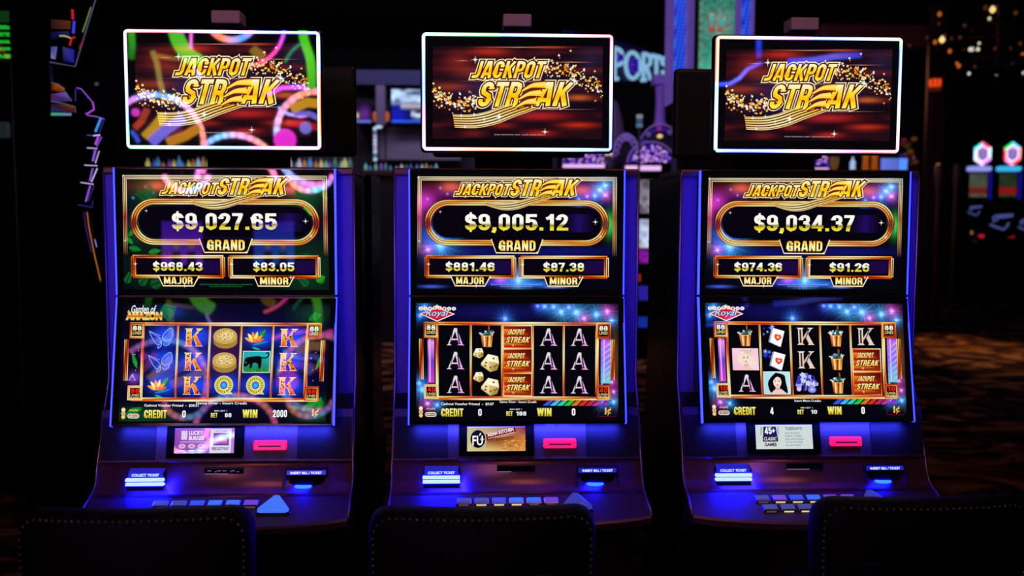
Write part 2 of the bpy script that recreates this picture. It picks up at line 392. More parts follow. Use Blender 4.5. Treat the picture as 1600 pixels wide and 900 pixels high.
def logo(A, J, T, tail, ol, L, shear=.3, off=.0):
    """the game title: J and T are the boxes of the first and second word, tail a list of curve pairs"""
    jx0, jy0, jx1, jy1 = J; tx0, ty0, tx1, ty1 = T; w = tx1-tx0; h = ty1-ty0
    for lay, o2, c in ((L, ol, (255, 246, 190)), (L+.5, ol*.62, (84, 14, 12))):
        for s_, b in (('JACKPOT', J), ('STR', (tx0, ty0, tx0+w*.46, ty1)), ('AK', (tx0+w*.585, ty0, tx1, ty1))):
            V, Fc = sglyphs(s_, off, shear, 1.); lo, hi = V.min(0), V.max(0)
            k = 1. if s_ == 'JACKPOT' else .72
            V2, F2 = sglyphs(s_, off+o2*k, shear, 1.); q = (V2-lo)/(hi-lo)
            A.add(np.stack([b[0]+q[:, 0]*(b[2]-b[0]), b[3]-q[:, 1]*(b[3]-b[1])], -1), F2, lin(c), lay)
    A.text('JACKPOT', *J, YEL, L+1.5, off, shear, 1., (), 0, True)
    A.text('STR', tx0, ty0, tx0+w*.46, ty1, YEL, L+1.5, off, shear, 1., (), 0, True)
    A.text('AK', tx0+w*.585, ty0, tx1, ty1, YEL, L+1.5, off, shear, 1., (), 0, True)
    for k in range(3):                      # the E made of three flying bands
        x = tx0+w*(.49-.03*k); y = ty0+h*(.33*k)
        c = smooth([(x-w*.035, y+h*.37), (x+w*.04, y+h*.20), (x+w*.10, y+h*.13), (x+w*.215-w*.02*k, y+h*.115)], 14)
        hw = np.linspace(.2, 1, 14)*h*.13
        A.band(c, [-hw-h*.05, hw+h*.05], [(120, 30, 10), (90, 16, 10)], L+1.6, False)
        A.band(c, [-hw, hw*.2, hw], [(255, 190, 20), (255, 235, 110), (255, 200, 30)], L+1.8, False)
    U, D, n = tail
    cu, cdn = smooth(U, 26), smooth(D, 26)
    A.add(np.vstack([cu-[0, h*.02], cdn+[0, h*.03]]), [(i, i+1, 27+i, 26+i) for i in range(25)], lin((250, 220, 150)), L+1)
    A.add(np.vstack([cu, cdn]), [(i, i+1, 27+i, 26+i) for i in range(25)], lin((70, 14, 8)), L+1.1)
    for k in range(n):
        a, b = (k+.16)/n, (k+.72)/n
        m1 = cu*(1-a)+cdn*a; m2 = cu*(1-b)+cdn*b
        cc = np.array([lin((255, 244, 180))*(1-t)+lin((255, 190, 14))*t for t in np.abs(np.linspace(-.7, 1, 26))])
        A.add(np.vstack([m1, m2]), [(i, i+1, 27+i, 26+i) for i in range(25)], np.vstack([cc, cc*.8]), L+1.3)

def art_topper():
    A = Art(HT)
    def fn(X, Y):
        C = np.zeros(X.shape+(3,))+lin((16, 8, 18))
        st = noise(X, Y*9, 60)*noise(X+90, Y*5, 45)
        C += (st**2)[..., None]*lin((150, 40, 34))*.45
        for g in ((765, 80, 26, 5, (235, 50, 20)), (860, 72.5, 24, 2, (230, 70, 30)), (715, 95, 20, 13, (150, 36, 24)), (845, 180, 38, 6, (215, 34, 16)),
                  (905, 194, 26, 4, (240, 54, 10)), (905, 151, 17, 4, (235, 110, 20)), (700, 135, 26, 6, (170, 60, 10)), (785, 195, 17, 4, (180, 36, 20)),
                  (845, 207, 20, 4, (225, 40, 20)), (740, 208, 18, 5, (130, 26, 18)), (800, 112, 70, 26, (60, 14, 14)), (735, 112, 26, 9, (130, 40, 20))):
            glow(C, X, Y, *g[:4], tuple(int(v*.74) for v in g[4]))
        glow(C, X, Y, 925, 90, 24, 20, (30, 20, 46)); glow(C, X, Y, 800, 145, 60, 22, (54, 40, 96))
        return C
    A.raster(660.5, 51.5, 956, 233.5, 60, lambda X, Y: np.zeros(X.shape+(3,))+lin((6, 5, 8)), -1)
    A.raster(676, 71, 942, 216, 1.3, fn, 0)
    for y, x0, x1 in ((94, 705, 740), (126, 690, 940), (169.5, 780, 942), (73, 720, 900), (96, 850, 935)):
        A.quad4([(x0, y), ((x0+x1)/2, y-.6), (x1, y), ((x0+x1)/2, y+.6)], [(70, 20, 20), (255, 190, 150), (70, 20, 20), (255, 190, 150)], 1)
    rs = random.Random(7)
    pal = [(255, 255, 255), (255, 226, 90), (255, 184, 40), (250, 140, 40), (255, 250, 200), (250, 210, 160)]
    for k in range(330):
        t = rs.random()
        if k % 2: x = 676+t*70; y = 145+20*math.sin(t*2.2)-6*t*t+rs.gauss(0, 7)-(1-t)*3
        else: x = 848+t*94; y = 104+t*t*36+rs.gauss(0, 7+3*t)
        if 675 < x < 942: A.star(x, y, rs.uniform(1.0, 2.9), rs.choice(pal), 1.5+rs.random()*.8, 5, .45, rs.random()*2)
    logo(A, (736.5, 94.5, 855, 122.5), (747.5, 127, 897.5, 165.8),
         ([(707.5, 179), (735, 179), (758, 175), (778, 168), (797, 162)], [(711, 197.5), (745, 198), (777, 191.5), (806, 180), (840, 168)], 5), .13, 3)
    A.text('STAR POSITIONS VARY. GAME RULES APPLY.', 773, 208.6, 852, 210.6, (200, 170, 170), 3)
    for x, y, r in ((742.5, 92.5, 7), (898, 125, 8), (780.5, 181.5, 8), (852.5, 205, 6), (721, 180, 4), (741, 178, 4), (757, 186, 4), (857, 95, 4), (727, 197, 4)): A.sparkle(x, y, r, (255, 255, 255), 9)
    return A

def goldcols(P, ph=0., lo=.25):
    """gold running from white to red along a ribbon"""
    s_ = P[:, 0]*.035+P[:, 1]*.05+ph; w = .5+.5*np.sin(s_)
    return ramp([(0, (250, 240, 190)), (.35, (255, 196, 80)), (.7, (240, 120, 30)), (1, (170, 30, 16))])(w)
def goldframe(A, P, w, lay, closed=True, ph=0., n=3):
    P = np.asarray(P, float)
    for k in range(n):
        a = -w/2+w*k/n; b = a+w/n*.78; c = goldcols(P, ph+k*.9)
        A.band(P, [a, (a+b)/2, b], [c*.75, np.clip(c*1.25+.05, 0, 1), c*.7], lay, closed)
def rectpts(x0, y0, x1, y1, n=10):
    p = []
    for (a, b), (c, d) in (((x0, y0), (x1, y0)), ((x1, y0), (x1, y1)), ((x1, y1), (x0, y1)), ((x0, y1), (x0, y0))):
        p += [(a+(c-a)*k/n, b+(d-b)*k/n) for k in range(n)]
    return p
def rectframe(A, x0, y0, x1, y1, w, lay, ph=0., n=2):
    """mitred rectangle frame made of n nested gold ribbons"""
    for k in range(n):
        a = w*k/n; b = w*(k+.8)/n
        p = np.array(rectpts(x0+a, y0+a, x1-a, y1-a)); q = np.array(rectpts(x0+b, y0+b, x1-b, y1-b)); N = len(p)
        cp, cq = goldcols(p, ph+k), goldcols(q, ph+k+.8)
        A.add(np.vstack([p, q]), [(i, (i+1) % N, N+(i+1) % N, N+i) for i in range(N)], np.vstack([cp, cq*.8]), lay)
def leaf(A, x, y, l, w, a, col, lay):
    ca, sa = math.cos(a), math.sin(a); n = 9
    U = [(l*t, w*math.sin(PI*t)**.8*(1-.35*t)) for t in np.linspace(0, 1, n)]
    f = lambda p, q: (x+p*ca-q*sa, y+p*sa+q*ca)
    P = [f(p, q) for p, q in U]+[f(p, 0) for p, q in U]+[f(p, -q) for p, q in U]
    c = lin(col); C = np.array([c*.35]*n+[c*1.3]*n+[c*.75]*n)
    A.add(P, [(i, i+1, n+i+1, n+i) for i in range(n-1)]+[(n+i, n+i+1, 2*n+i+1, 2*n+i) for i in range(n-1)], C, lay)
def frond(A, x, y, a, l, col, lay, n=9):
    for k in range(n):
        t = (k+1)/n; leaf(A, x+math.cos(a)*l*t, y+math.sin(a)*l*t, l*.45*(1.1-t*.6), .9, a+.9, col, lay); leaf(A, x+math.cos(a)*l*t, y+math.sin(a)*l*t, l*.45*(1.1-t*.6), .9, a-.9, col, lay+.1)

def art_upper(cfg):
    A = Art(HU); jun = cfg['jungle']
    def fn(X, Y):
        C = np.zeros(X.shape+(3,))+lin((5, 5, 14))
        if jun:
            glow(C, X, Y, 690, 300, 24, 22, (10, 60, 24)); glow(C, X, Y, 930, 305, 24, 24, (12, 70, 24)); glow(C, X, Y, 700, 420, 40, 30, (6, 40, 16))
            glow(C, X, Y, 800, 350, 120, 30, (20, 10, 60)); glow(C, X, Y, 930, 420, 40, 40, (8, 50, 20)); glow(C, X, Y, 672, 360, 14, 20, (10, 60, 16))
        else:
            glow(C, X, Y, 664, 314, 15, 13, (200, 50, 185)); glow(C, X, Y, 696, 302, 24, 9, (90, 16, 90)); glow(C, X, Y, 655, 330, 6, 18, (170, 36, 150))
            burst(C, X, Y, 689, 384, 30, (70, 170, 255), 9, .4); burst(C, X, Y, 669, 390, 13, (220, 60, 220), 7, 1.); glow(C, X, Y, 675, 372, 20, 18, (30, 70, 190))
            for x, y, r, c in ((946, 289, 17, (60, 170, 255)), (930, 305, 15, (60, 130, 255)), (918, 306, 9, (190, 60, 240)), (947, 304, 11, (240, 70, 200)), (938, 296, 13, (110, 190, 255)), (905, 312, 12, (60, 120, 255))): burst(C, X, Y, x, y, r, c, 7, x)
            glow(C, X, Y, 930, 300, 34, 20, (36, 20, 110)); glow(C, X, Y, 953, 350, 7, 15, (60, 200, 80)); glow(C, X, Y, 880, 392, 70, 7, (10, 14, 100)); glow(C, X, Y, 730, 393, 60, 7, (10, 14, 100))
            burst(C, X, Y, 811, 437, 24, (90, 180, 255), 9, 0); glow(C, X, Y, 790, 441, 34, 5, (60, 60, 220)); glow(C, X, Y, 783, 437, 8, 5, (190, 90, 220)); glow(C, X, Y, 840, 443, 30, 4, (40, 110, 220)); glow(C, X, Y, 675, 448, 16, 2, (70, 90, 220)); glow(C, X, Y, 868, 448, 14, 1.5, (120, 150, 255))
        for x, y in ((688, 294), (699, 303), (668, 311)): glow(C, X, Y, x, y, 1.6, 1.6, (120, 140, 255))
        glow(C, X, Y, 809, 293, 110, 9, (150, 40, 20)); glow(C, X, Y, 705, 292, 14, 7, (200, 90, 60)); glow(C, X, Y, 909, 297, 14, 7, (200, 90, 80))
        return C
    A.raster(642, 266.5, 974.5, 459, 60, lambda X, Y: np.zeros(X.shape+(3,))+lin((4, 4, 6)), -1)
    A.raster(651.5, 274.5, 965.5, 452, 1.3, fn, 0)
    if jun:
        rs = random.Random(3)
        for x, y, l, w, a, c in ((940, 300, 22, 9, -.3, (20, 120, 40)), (930, 318, 22, 8, 1.1, (40, 180, 50)), (955, 300, 16, 5, .9, (20, 110, 40)), (655, 372, 16, 5, .7, (20, 130, 50)), (660, 388, 20, 6, .2, (16, 110, 40)),
                                 (690, 396, 20, 6, -.2, (24, 120, 40)), (946, 440, 16, 9, -.6, (24, 140, 40)), (668, 360, 14, 5, 2.2, (24, 120, 30)), (950, 425, 14, 5, 1.9, (12, 100, 30)), (915, 300, 16, 6, .2, (20, 100, 50)), (925, 396, 18, 5, .3, (8, 60, 30))): leaf(A, x, y, l, w, a, c, 1)
        for x, y, a, l in ((700, 318, -1.9, 26), (700, 318, -2.6, 28), (690, 448, -.4, 26), (675, 448, -.9, 22), (655, 445, -1.2, 18), (935, 447, -2.4, 20)): frond(A, x, y, a, l, (20, 100, 46), 1.2)
    # three thin gold lines framing the picture, fading downwards
    for k in range(3):
        o = k*2.4; y0 = 276.5+o; xl, xr = 653+o, 963.5-o
        P = np.array([(xl, 400), (xl, 370), (xl, 340), (xl, 310), (xl, y0)]+[(xl+(xr-xl)*t, y0) for t in np.linspace(.1, .9, 9)]+[(xr, y0), (xr, 310), (xr, 340), (xr, 370), (xr, 400)])
        c = ramp([(0, (255, 235, 190)), (.3, (255, 220, 150)), (.5, (190, 50, 50)), (.65, (255, 190, 120)), (1, (40, 14, 14))])(np.clip((P[:, 1]-277)/122, 0, 1))
        A.band(P, [-.6, .6], [c, c], 2, False)
    # ring with three gold bands around the big figure
    for k in range(3):
        o = 3.1*k; P = stadium(666.4+o*1.15, 314.6+o, 949.5-o*1.15, 381-o)
        red = np.clip(1-np.abs(P[:, 1]-350)/14, 0, 1)*((P[:, 0] < 700) | (P[:, 0] > 915))
        c = ramp([(0, (255, 226, 150)), (.3, (255, 180, 70)), (.6, (236, 120, 30)), (1, (140, 14, 8))])(np.clip(red*.9+.28+.28*np.sin(P[:, 0]*.045+k*1.3+P[:, 1]*.06), 0, 1))
        A.band(P, [0, 1.2, 2.4], [c*.6, np.clip(c*1.25+.03, 0, 1), c*.5], 3)
        A.band(P, [2.5, 3.3], [(60, 16, 8), (60, 16, 8)], 2.6)
    P = stadium(676, 324, 939.5, 371.5); A.poly(P, (6, 4, 14), 2.4)
    for k in range(34):
        x = 880+k*1.5; v = max(0, 1-abs(x-905)/26); A.poly([(x, 334), (x+.8, 334), (x+.8, 362), (x, 362)], (int(40*v)+6, int(14*v)+4, int(110*v)+14), 3)
    g = cfg['grand']; A.text(g, 727, 331.5, 888.5, 364, NUM, 4, .0, 0, 1., (), 0, True)
    logo(A, (711.6, 286.7, 800, 305.7), (797.5, 279.8, 906, 305.7),
         ([(757, 315), (776, 317.5), (800, 316), (826, 310), (852, 304)], [(760, 320), (785, 327), (808, 326), (832, 318), (868, 306.5)], 3), .15, 4.5, .3, 0)
    def plaque(s_, x0, x1, x2, x3, y0, y1, tx0, tx1, ty0, ty1):
        A.poly([(x0, y0), (x3, y0), (x2, y1), (x1, y1)], (10, 6, 6), 4)
        A.band([(x0, y0), (x1, y1), (x2, y1), (x3, y0)], [-1, 0, 1], [goldcols(np.array([(x0, y0), (x1, y1), (x2, y1), (x3, y0)])), lin([(255, 250, 210)]*4), goldcols(np.array([(x0, y0), (x1, y1), (x2, y1), (x3, y0)]), 2)], 4.3, False)
        A.text(s_, tx0, ty0, tx1, ty1, [(0, (255, 170, 60)), (.4, (255, 240, 130)), (.7, (255, 246, 190)), (1, (240, 190, 60))], 4.6, 0, 0, 1., (), 0, True)
    plaque('GRAND', 768, 776, 841, 849, 373.4, 395, 779.5, 837.5, 375.3, 391.8)
    for x0, x1, i0, i1, s_, t0, t1 in ((663.5, 807, 669, 801.5, cfg['major'], 697, 773.5), (811.5, 952.5, 816, 946.5, cfg['minor'], 850, 913.5)):
        A.poly([(x0+3, 401), (x1-3, 401), (x1-3, 433), (x0+3, 433)], (8, 4, 16), 3)
        for k in range(24):
            x = i1-32+k*1.3; A.poly([(x, 407), (x+.7, 407), (x+.7, 427), (x, 427)], (34, 12, 84), 3.2)
        rectframe(A, x0+2.5, 399, x1-2.5, 434.8, 5.5, 3.5, x0*.02); rectframe(A, x0, 402, x0+4, 432, 1.6, 3.8, 1, 1); rectframe(A, x1-4, 402, x1, 432, 1.6, 3.8, 1, 1)
        A.text(s_, t0, 408.6, t1, 424.8, NUM, 4, .0, 0, 1., (), 0, True)
    plaque('MAJOR', 705, 712, 758.5, 767, 431.5, 446.6, 713.4, 757, 432.8, 444.6)
    plaque('MINOR', 851, 857, 904, 912, 431.5, 446.6, 860, 903.2, 432.8, 444.6)
    c = (30, 140, 60) if jun else (150, 190, 255)
    A.text('MALFUNCTION VOIDS ALL PAYS AND PLAYS. ALL WINS SHOWN', 768, 443.4, 848, 445.3, c, 3); A.text('IN DOLLARS. JACKPOTS RESET WHEN WON.', 783, 446.6, 833, 448.4, c, 3)
    for x, y, r in ((653.5, 277, 3), (931, 346, 5), (939, 369, 3.5), (670, 413, 4), (817, 413, 4), (745, 446.5, 4), (907, 433, 4), (688, 331, 3), (655, 377, 3), (840, 394, 3)): A.sparkle(x, y, r, (255, 255, 255), 8)
    return A

# ---- reel symbols (about 45 x 36 px cells) ----
SA = [[(0, 1), (.10, .93), (.44, 0), (.56, 0), (.20, .93), (.30, 1)], [(.44, 0), (.58, 0), (.90, .93), (1, 1), (.60, 1), (.68, .93)], [(.26, .62), (.72, .62), (.74, .70), (.23, .70)]]
SK = [[(0, 0), (.42, 0), (.34, .07), (.34, .93), (.42, 1), (0, 1), (.09, .93), (.09, .07)], [(.34, .58), (.70, .07), (.62, 0), (.98, 0), (.86, .07), (.34, .76)], [(.46, .46), (.64, .34), (.92, .93), (1, 1), (.62, 1), (.68, .93)]]
def serif(A, polys, cx, cy, w, h, fn, lay, ol=None):
    for p in polys:
        P = np.array([(cx+(x-.5)*w, cy+(y-.5)*h) for x, y in p])
        if ol is not None:
            N = len(P); c = P.mean(0); d = P-c; A.poly(P+np.sign(d)*.8, ol, lay)
        A.add(P, [tuple(range(len(P)))], fn(np.array(p)), lay+.4)
def sym(A, name, cx, cy, rs):
    L = 4
    if name in 'AK' and len(name) == 1:
        polys = SA if name == 'A' else SK
        if name == 'A': fn = lambda q: ramp([(0, (220, 216, 226)), (.55, (236, 226, 240)), (.8, (226, 110, 214)), (1, (250, 220, 250))])(np.clip(q[:, 0]*.5+q[:, 1]*.5, 0, 1))
        else: fn = lambda q: ramp([(0, (236, 230, 224)), (.45, (200, 190, 186)), (.7, (210, 130, 50)), (1, (240, 226, 210))])(q[:, 1])
        serif(A, polys, cx, cy, 28, 27, fn, L)
        for p in polys[:2]:                  # dark inlay inside the letter
            P = np.array([(cx+(x-.5)*28, cy+(y-.5)*27) for x, y in p]); c = P.mean(0); A.poly(c+(P-c)*[.42, .78], (52, 40, 60) if name == 'A' else (70, 44, 30), L+.6)
        A.sparkle(cx+8, cy+8, 3, (255, 200, 255) if name == 'A' else (255, 240, 220), L+1)
    elif name == 'KJ':
        serif(A, SK, cx, cy, 27, 26, lambda q: ramp([(0, (255, 220, 110)), (.45, (246, 150, 40)), (1, (236, 60, 20))])(q[:, 1]), L, (255, 240, 190))
        for k in range(30):
            x, y = rs.random(), rs.random()
            ok = (.1 < x < .33) or abs((x-.34)/.5-(1-(y-.07)/.6)) < .12 or (y > .4 and abs(x-(.55+(y-.4)*.42)) < .1)
            if ok: A.ell(cx+(x-.5)*27, cy+(y-.5)*26, rs.uniform(.9, 1.5), rs.uniform(.8, 1.4), (70, 14, 8), L+.7, 8)
    elif name == 'Q':
        t = np.linspace(0, 2*PI, 28, endpoint=False); P = np.stack([cx+10*np.cos(t), cy-1+10.5*np.sin(t)], -1)
        A.band(P, [-4.2, 4.2], [(255, 250, 200)]*2, L); A.band(P, [-3.4, 0, 3.4], [(200, 190, 60), (236, 226, 110), (200, 170, 40)], L+.3)
        A.poly([(cx+1, cy+5), (cx+6, cy+4), (cx+14, cy+13), (cx+6, cy+12.5)], (255, 246, 190), L+.35); A.poly([(cx+2.6, cy+5.5), (cx+5.6, cy+4.8), (cx+12, cy+12.4), (cx+6.6, cy+11.8)], (220, 200, 70), L+.5)
        for k in range(18):
            a = 2*PI*k/18; A.ell(cx+10*math.cos(a), cy-1+10.5*math.sin(a), 1.2, 1.1, (84, 80, 10), L+.7, 8)
        A.ell(cx, cy-1, 5.5, 6, (20, 90, 190), L, 16, (90, 190, 240))
    elif name == 'coin':
        for k in range(4): A.ell(cx-.6*k*.3, cy+6-k*2, 18.5, 11.5, (120+20*(k % 2), 92, 34), L+.1*k, 28); A.ell(cx-.2*k, cy+5.4-k*2, 18.2, 11, (196, 160, 76), L+.1*k+.05, 28)
        A.ell(cx-.6, cy-2.4, 18, 12, (206, 168, 80), L+.6, 30, (250, 226, 150)); A.ell(cx-.6, cy-2.4, 15.6, 10, (150, 114, 44), L+.7, 30); A.ell(cx-.6, cy-2.4, 15, 9.5, (212, 176, 90), L+.8, 30, (246, 230, 170))
        for k in range(60):
            a, q = rs.random()*6.28, rs.random()**.5; A.ell(cx+13*q*math.cos(a), cy-2.4+8*q*math.sin(a), .9, .7, rs.choice([(130, 96, 36), (255, 244, 190), (170, 130, 56)]), L+.9, 6)
    elif name == 'fly':
        for sg, pts in ((1, [(0, 2), (4, -7), (12, -14), (16, -12), (17, -4), (14, 3), (6, 5)]), (1, [(1, 4), (8, 5), (13, 4), (12, 10), (6, 13), (2, 9)]), (-1, [(0, 4), (-6, -1), (-13, -5), (-19, -8), (-12, 5), (-5, 12)]), (-1, [(0, 6), (-4, 12), (-6, 17), (-1, 14)])):
            P = smooth([(cx+x, cy+y) for x, y in pts]+[(cx+pts[0][0], cy+pts[0][1])], 26)
            A.add(P, [tuple(range(26))], ramp([(0, (20, 20, 150)), (1, (70, 110, 255))])(np.clip((P[:, 0]-cx+12)/28, 0, 1)), L)
            A.band(P, [-.5, .5], [(150, 180, 255)]*2, L+.5, False); A.line((cx, cy+3), tuple(P[12]), .6, (120, 140, 255), L+.6)
        A.line((cx-2, cy-2), (cx+2, cy+9), 1.6, (12, 10, 60), L+.8); A.line((cx-2, cy-2), (cx-20, cy-10), .6, (170, 190, 255), L+.8)
    elif name == 'lotus':
        leaf(A, cx+3, cy+4, 19, 5, -1.1, (30, 150, 40), L); leaf(A, cx-8, cy+12, 26, 3, -.25, (20, 130, 200), L); leaf(A, cx-8, cy+15, 14, 2, .3, (20, 190, 110), L)
        for a, l, w, c in ((-2.75, 18, 3.6, (255, 170, 60)), (-2.3, 18, 4, (250, 240, 140)), (-1.85, 17, 4, (255, 150, 50)), (-1.4, 17, 3.8, (250, 220, 100)), (-.8, 15, 3.6, (255, 160, 50)), (-.35, 14, 3, (250, 110, 60))): leaf(A, cx-3, cy+7, l, w, a, c, L+.5); L += .08
        A.ell(cx-3, cy+5, 4, 3, (240, 60, 40), L+.8, 10, (255, 170, 90))
    elif name == 'panther':
        A.poly([(cx-21, cy-17), (cx+21, cy-17), (cx+21, cy+17), (cx-21, cy+17)], (230, 236, 220), L); A.quad4([(cx-20, cy-16), (cx+20, cy-16), (cx+20, cy+16), (cx-20, cy+16)], [(40, 180, 190), (40, 190, 200), (30, 120, 40), (20, 110, 40)], L+.2)
        rs2 = random.Random(5)
        for k in range(22): x = cx-19+k*1.8; A.poly([(x-1, cy+16), (x+rs2.uniform(-2, 2), cy+7+rs2.uniform(0, 3)), (x+1, cy+16)], (40, 150+rs2.randint(-30, 30), 50), L+.9)
        P = smooth([(cx-19, cy+3), (cx-17, cy-5), (cx-13, cy-7), (cx-7, cy-8), (cx+1, cy-9), (cx+6, cy-8), (cx+8, cy-3), (cx+7, cy+9), (cx+3, cy+10), (cx+2, cy+3), (cx-5, cy+2), (cx-7, cy+10), (cx-11, cy+10), (cx-10, cy+3), (cx-15, cy+7), (cx-19, cy+7), (cx-19, cy+3)], 60)
        A.poly(P[:-1], (6, 10, 14), L+.5); t = smooth([(cx+6, cy-7), (cx+13, cy-6), (cx+18, cy-9), (cx+18, cy-14), (cx+14, cy-13)], 18); A.band(t, [-1, 1], [(6, 10, 14)]*2, L+.5, False)
        A.ell(cx-16, cy+1, .9, .6, (250, 230, 90), L+.7, 6)
    elif name == 'bucket':
        A.quad4([(cx-9, cy-3), (cx+10, cy-3), (cx+7.5, cy+16), (cx-6.5, cy+16)], [(226, 120, 50), (150, 70, 30), (240, 170, 80), (110, 40, 20)], L)
        for x, c in ((-4, (255, 226, 170)), (1, (110, 40, 16)), (5, (255, 200, 110))): A.poly([(cx+x-1, cy-2), (cx+x+1.4, cy-2), (cx+x*.75+1, cy+15.5), (cx+x*.75-.8, cy+15.5)], c, L+.3)
        A.ell(cx+.5, cy-3, 10, 2.4, (250, 210, 130), L+.5, 18); A.ell(cx+.5, cy-3.2, 8.6, 1.7, (60, 50, 50), L+.6, 18)
        for k in range(14): x, y = cx+rs.uniform(-9, 9), cy-4-rs.random()*5; A.star(x, y, rs.uniform(1.4, 3), rs.choice([(220, 240, 255), (120, 170, 210), (60, 90, 110)]), L+.8, 4, .5, rs.random())
        A.poly([(cx+1, cy-4), (cx+6, cy-3), (cx+5.4, cy-9), (cx+4.6, cy-17), (cx+2.6, cy-17.5), (cx+2, cy-10)], (30, 90, 40), L+.9); A.poly([(cx+2.4, cy-12), (cx+4.8, cy-12), (cx+4.6, cy-17.4), (cx+2.6, cy-17.6)], (210, 50, 40), L+1)
        A.line((cx-12, cy-6), (cx-6, cy-3), 1.4, (255, 246, 220), L+1); A.line((cx+8, cy-4), (cx+12, cy-8), 1.4, (255, 230, 180), L+1)
    elif name == 'dice':
        for ox, oy, s_, a in ((5.5, 4, 14.5, .12), (-13, -11.5, 8.5, -.1)):
            def R(x, y): return (cx+ox+s_*(x*math.cos(a)-y*math.sin(a)), cy+oy+s_*(x*math.sin(a)+y*math.cos(a)))
            T = [R(-.35, -.95), R(.75, -.85), R(.95, -.1), R(-.2, -.25)]; Fr = [R(-.95, .15), R(-.2, -.25), R(.1, .85), R(-.7, .65)]; Fr = [R(-.35, -.95), R(-.2, -.25), R(.12, .95), R(-.98, .35), R(-.98, .1)]; Sd = [R(-.2, -.25), R(.95, -.1), R(.85, .65), R(.12, .95)]
            A.add(T, [(0, 1, 2, 3)], lin([(255, 252, 230), (236, 226, 170), (250, 240, 190), (255, 255, 250)]), L); A.add(Fr, [(0, 1, 2, 3, 4)], lin([(255, 250, 220), (250, 236, 190), (210, 180, 110), (180, 140, 60), (240, 226, 170)]), L); A.add(Sd, [(0, 1, 2, 3)], lin([(226, 210, 140), (200, 170, 70), (150, 110, 30), (190, 160, 80)]), L)
            for x, y in ((.3, -.55), (-.45, .0), (-.5, .35), (.1, .45), (.5, .3), (.7, .15)): A.ell(*R(x, y), s_*.13, s_*.11, (150, 110, 40), L+.5, 10, (90, 60, 20))
            L += .6
    elif name == 'streak':
        A.quad4([(cx-21.5, cy-16.5), (cx+21.5, cy-16.5), (cx+21.5, cy+16.5), (cx-21.5, cy+16.5)], [(170, 30, 16), (60, 10, 8), (150, 30, 10), (190, 40, 16)], L)
        for y0, y1, c in ((-12, -2, (255, 130, 40)), (1, 9, (255, 110, 30)), (9, 14, (240, 150, 40))): A.quad4([(cx-21.5, cy+y0), (cx+6, cy+y0), (cx+20, cy+y1), (cx-21.5, cy+y1)], [c, (200, 40, 20), (120, 16, 10), (180, 36, 16)], L+.2)
        A.text('JACKPOT', cx-17, cy-12, cx+12, cy-3, [(0, (255, 240, 170)), (1, (255, 200, 50))], L+.8, 0, .3, 1., ((.10, (90, 14, 8), L+.5),), 0, True)
        A.text('STREAK', cx-18, cy, cx+20, cy+9.5, [(0, (255, 240, 170)), (1, (255, 200, 50))], L+.8, 0, .3, 1., ((.10, (90, 14, 8), L+.5),), 0, True); A.sparkle(cx-7, cy+13, 3, (255, 240, 180), L+1)
    elif name == 'cards':
        for k in range(6): A.star(cx-12+rs.uniform(-8, 8), cy-9+rs.uniform(-6, 6), rs.uniform(2, 5), rs.choice([(40, 60, 230), (100, 140, 255), (170, 190, 255)]), L, 6, .3, rs.random())
        for dx, c in ((-2.5, (150, 160, 200)), (0, (250, 250, 250))): A.poly([(cx-9+dx, cy+9), (cx-3+dx, cy-13), (cx+15+dx, cy-8), (cx+8+dx, cy+17)], c, L+.6); L += .3
        for x, y, c in ((1.5, 0, (220, 40, 30)), (6.5, 1, (200, 40, 40))): A.ell(cx+x, cy+y, 3.2, 3.6, c, L+.8, 12, (250, 120, 60))
        A.poly([(cx-2, cy+2), (cx+10, cy+3), (cx+3, cy+8)], (220, 50, 40), L+.8); A.ell(cx+4, cy+2, 1.6, 2, (250, 230, 160), L+1, 8)
    elif name == 'gems':
        for k in range(30):
            a, q = rs.random()*6.28, rs.random()**.5; x, y = cx-1+16*q*math.cos(a), cy+12*q*math.sin(a)-2
            A.star(x, y, rs.uniform(3, 6), rs.choice([(60, 60, 190), (150, 160, 250), (110, 100, 220), (200, 210, 255), (40, 30, 130)]), L+.05*k, 6, .75, rs.random())
        A.ell(cx-14, cy+9, 4, 4, (200, 160, 250), L+1.7, 10, (240, 220, 255)); A.ell(cx+7, cy+10, 7, 5.5, (90, 90, 210), L+1.7, 12, (190, 200, 255))
        for x in (-8, -2, 5): A.line((cx+x, cy-12), (cx+x*1.4, cy+10), .7, (230, 236, 255), L+1.8)
    elif name in ('blonde', 'brunette'):
        bl = name == 'blonde'
        A.quad4([(cx-21.5, cy-18), (cx+20.5, cy-18), (cx+20.5, cy+17), (cx-21.5, cy+17)], [(250, 206, 226), (246, 200, 222), (250, 214, 230), (240, 190, 214)] if bl else [(170, 226, 236), (190, 236, 240), (200, 230, 230), (170, 220, 230)], L)
        if not bl: A.band(rectpts(cx-21.5, cy-18, cx+20.5, cy+17, 3), [-.4, .8], [(236, 240, 240)]*2, L+.1)
        hair = (246, 226, 200) if bl else (10, 8, 14); hw = 14 if bl else 16
        P = smooth([(cx-2, cy-17), (cx+hw*.7, cy-13), (cx+hw*.85, cy-3), (cx+hw, cy+(6 if bl else 16)), (cx+4, cy+9), (cx-hw*.6, cy+(7 if bl else 16)), (cx-hw*.95, cy+2), (cx-hw*.7, cy-8), (cx-2, cy-17)], 44); A.poly(P[:-1], hair, L+.3)
        A.poly([(cx-12, cy+17), (cx-3, cy+9), (cx+4, cy+9), (cx+12, cy+17)], (240, 200, 190), L+.5); A.poly([(cx-3, cy+4), (cx+4, cy+4), (cx+4, cy+11), (cx-3, cy+11)], (226, 180, 170), L+.5)
        A.ell(cx, cy-2, 6.6, 9, (250, 216, 204), L+.7, 22, (255, 236, 228))
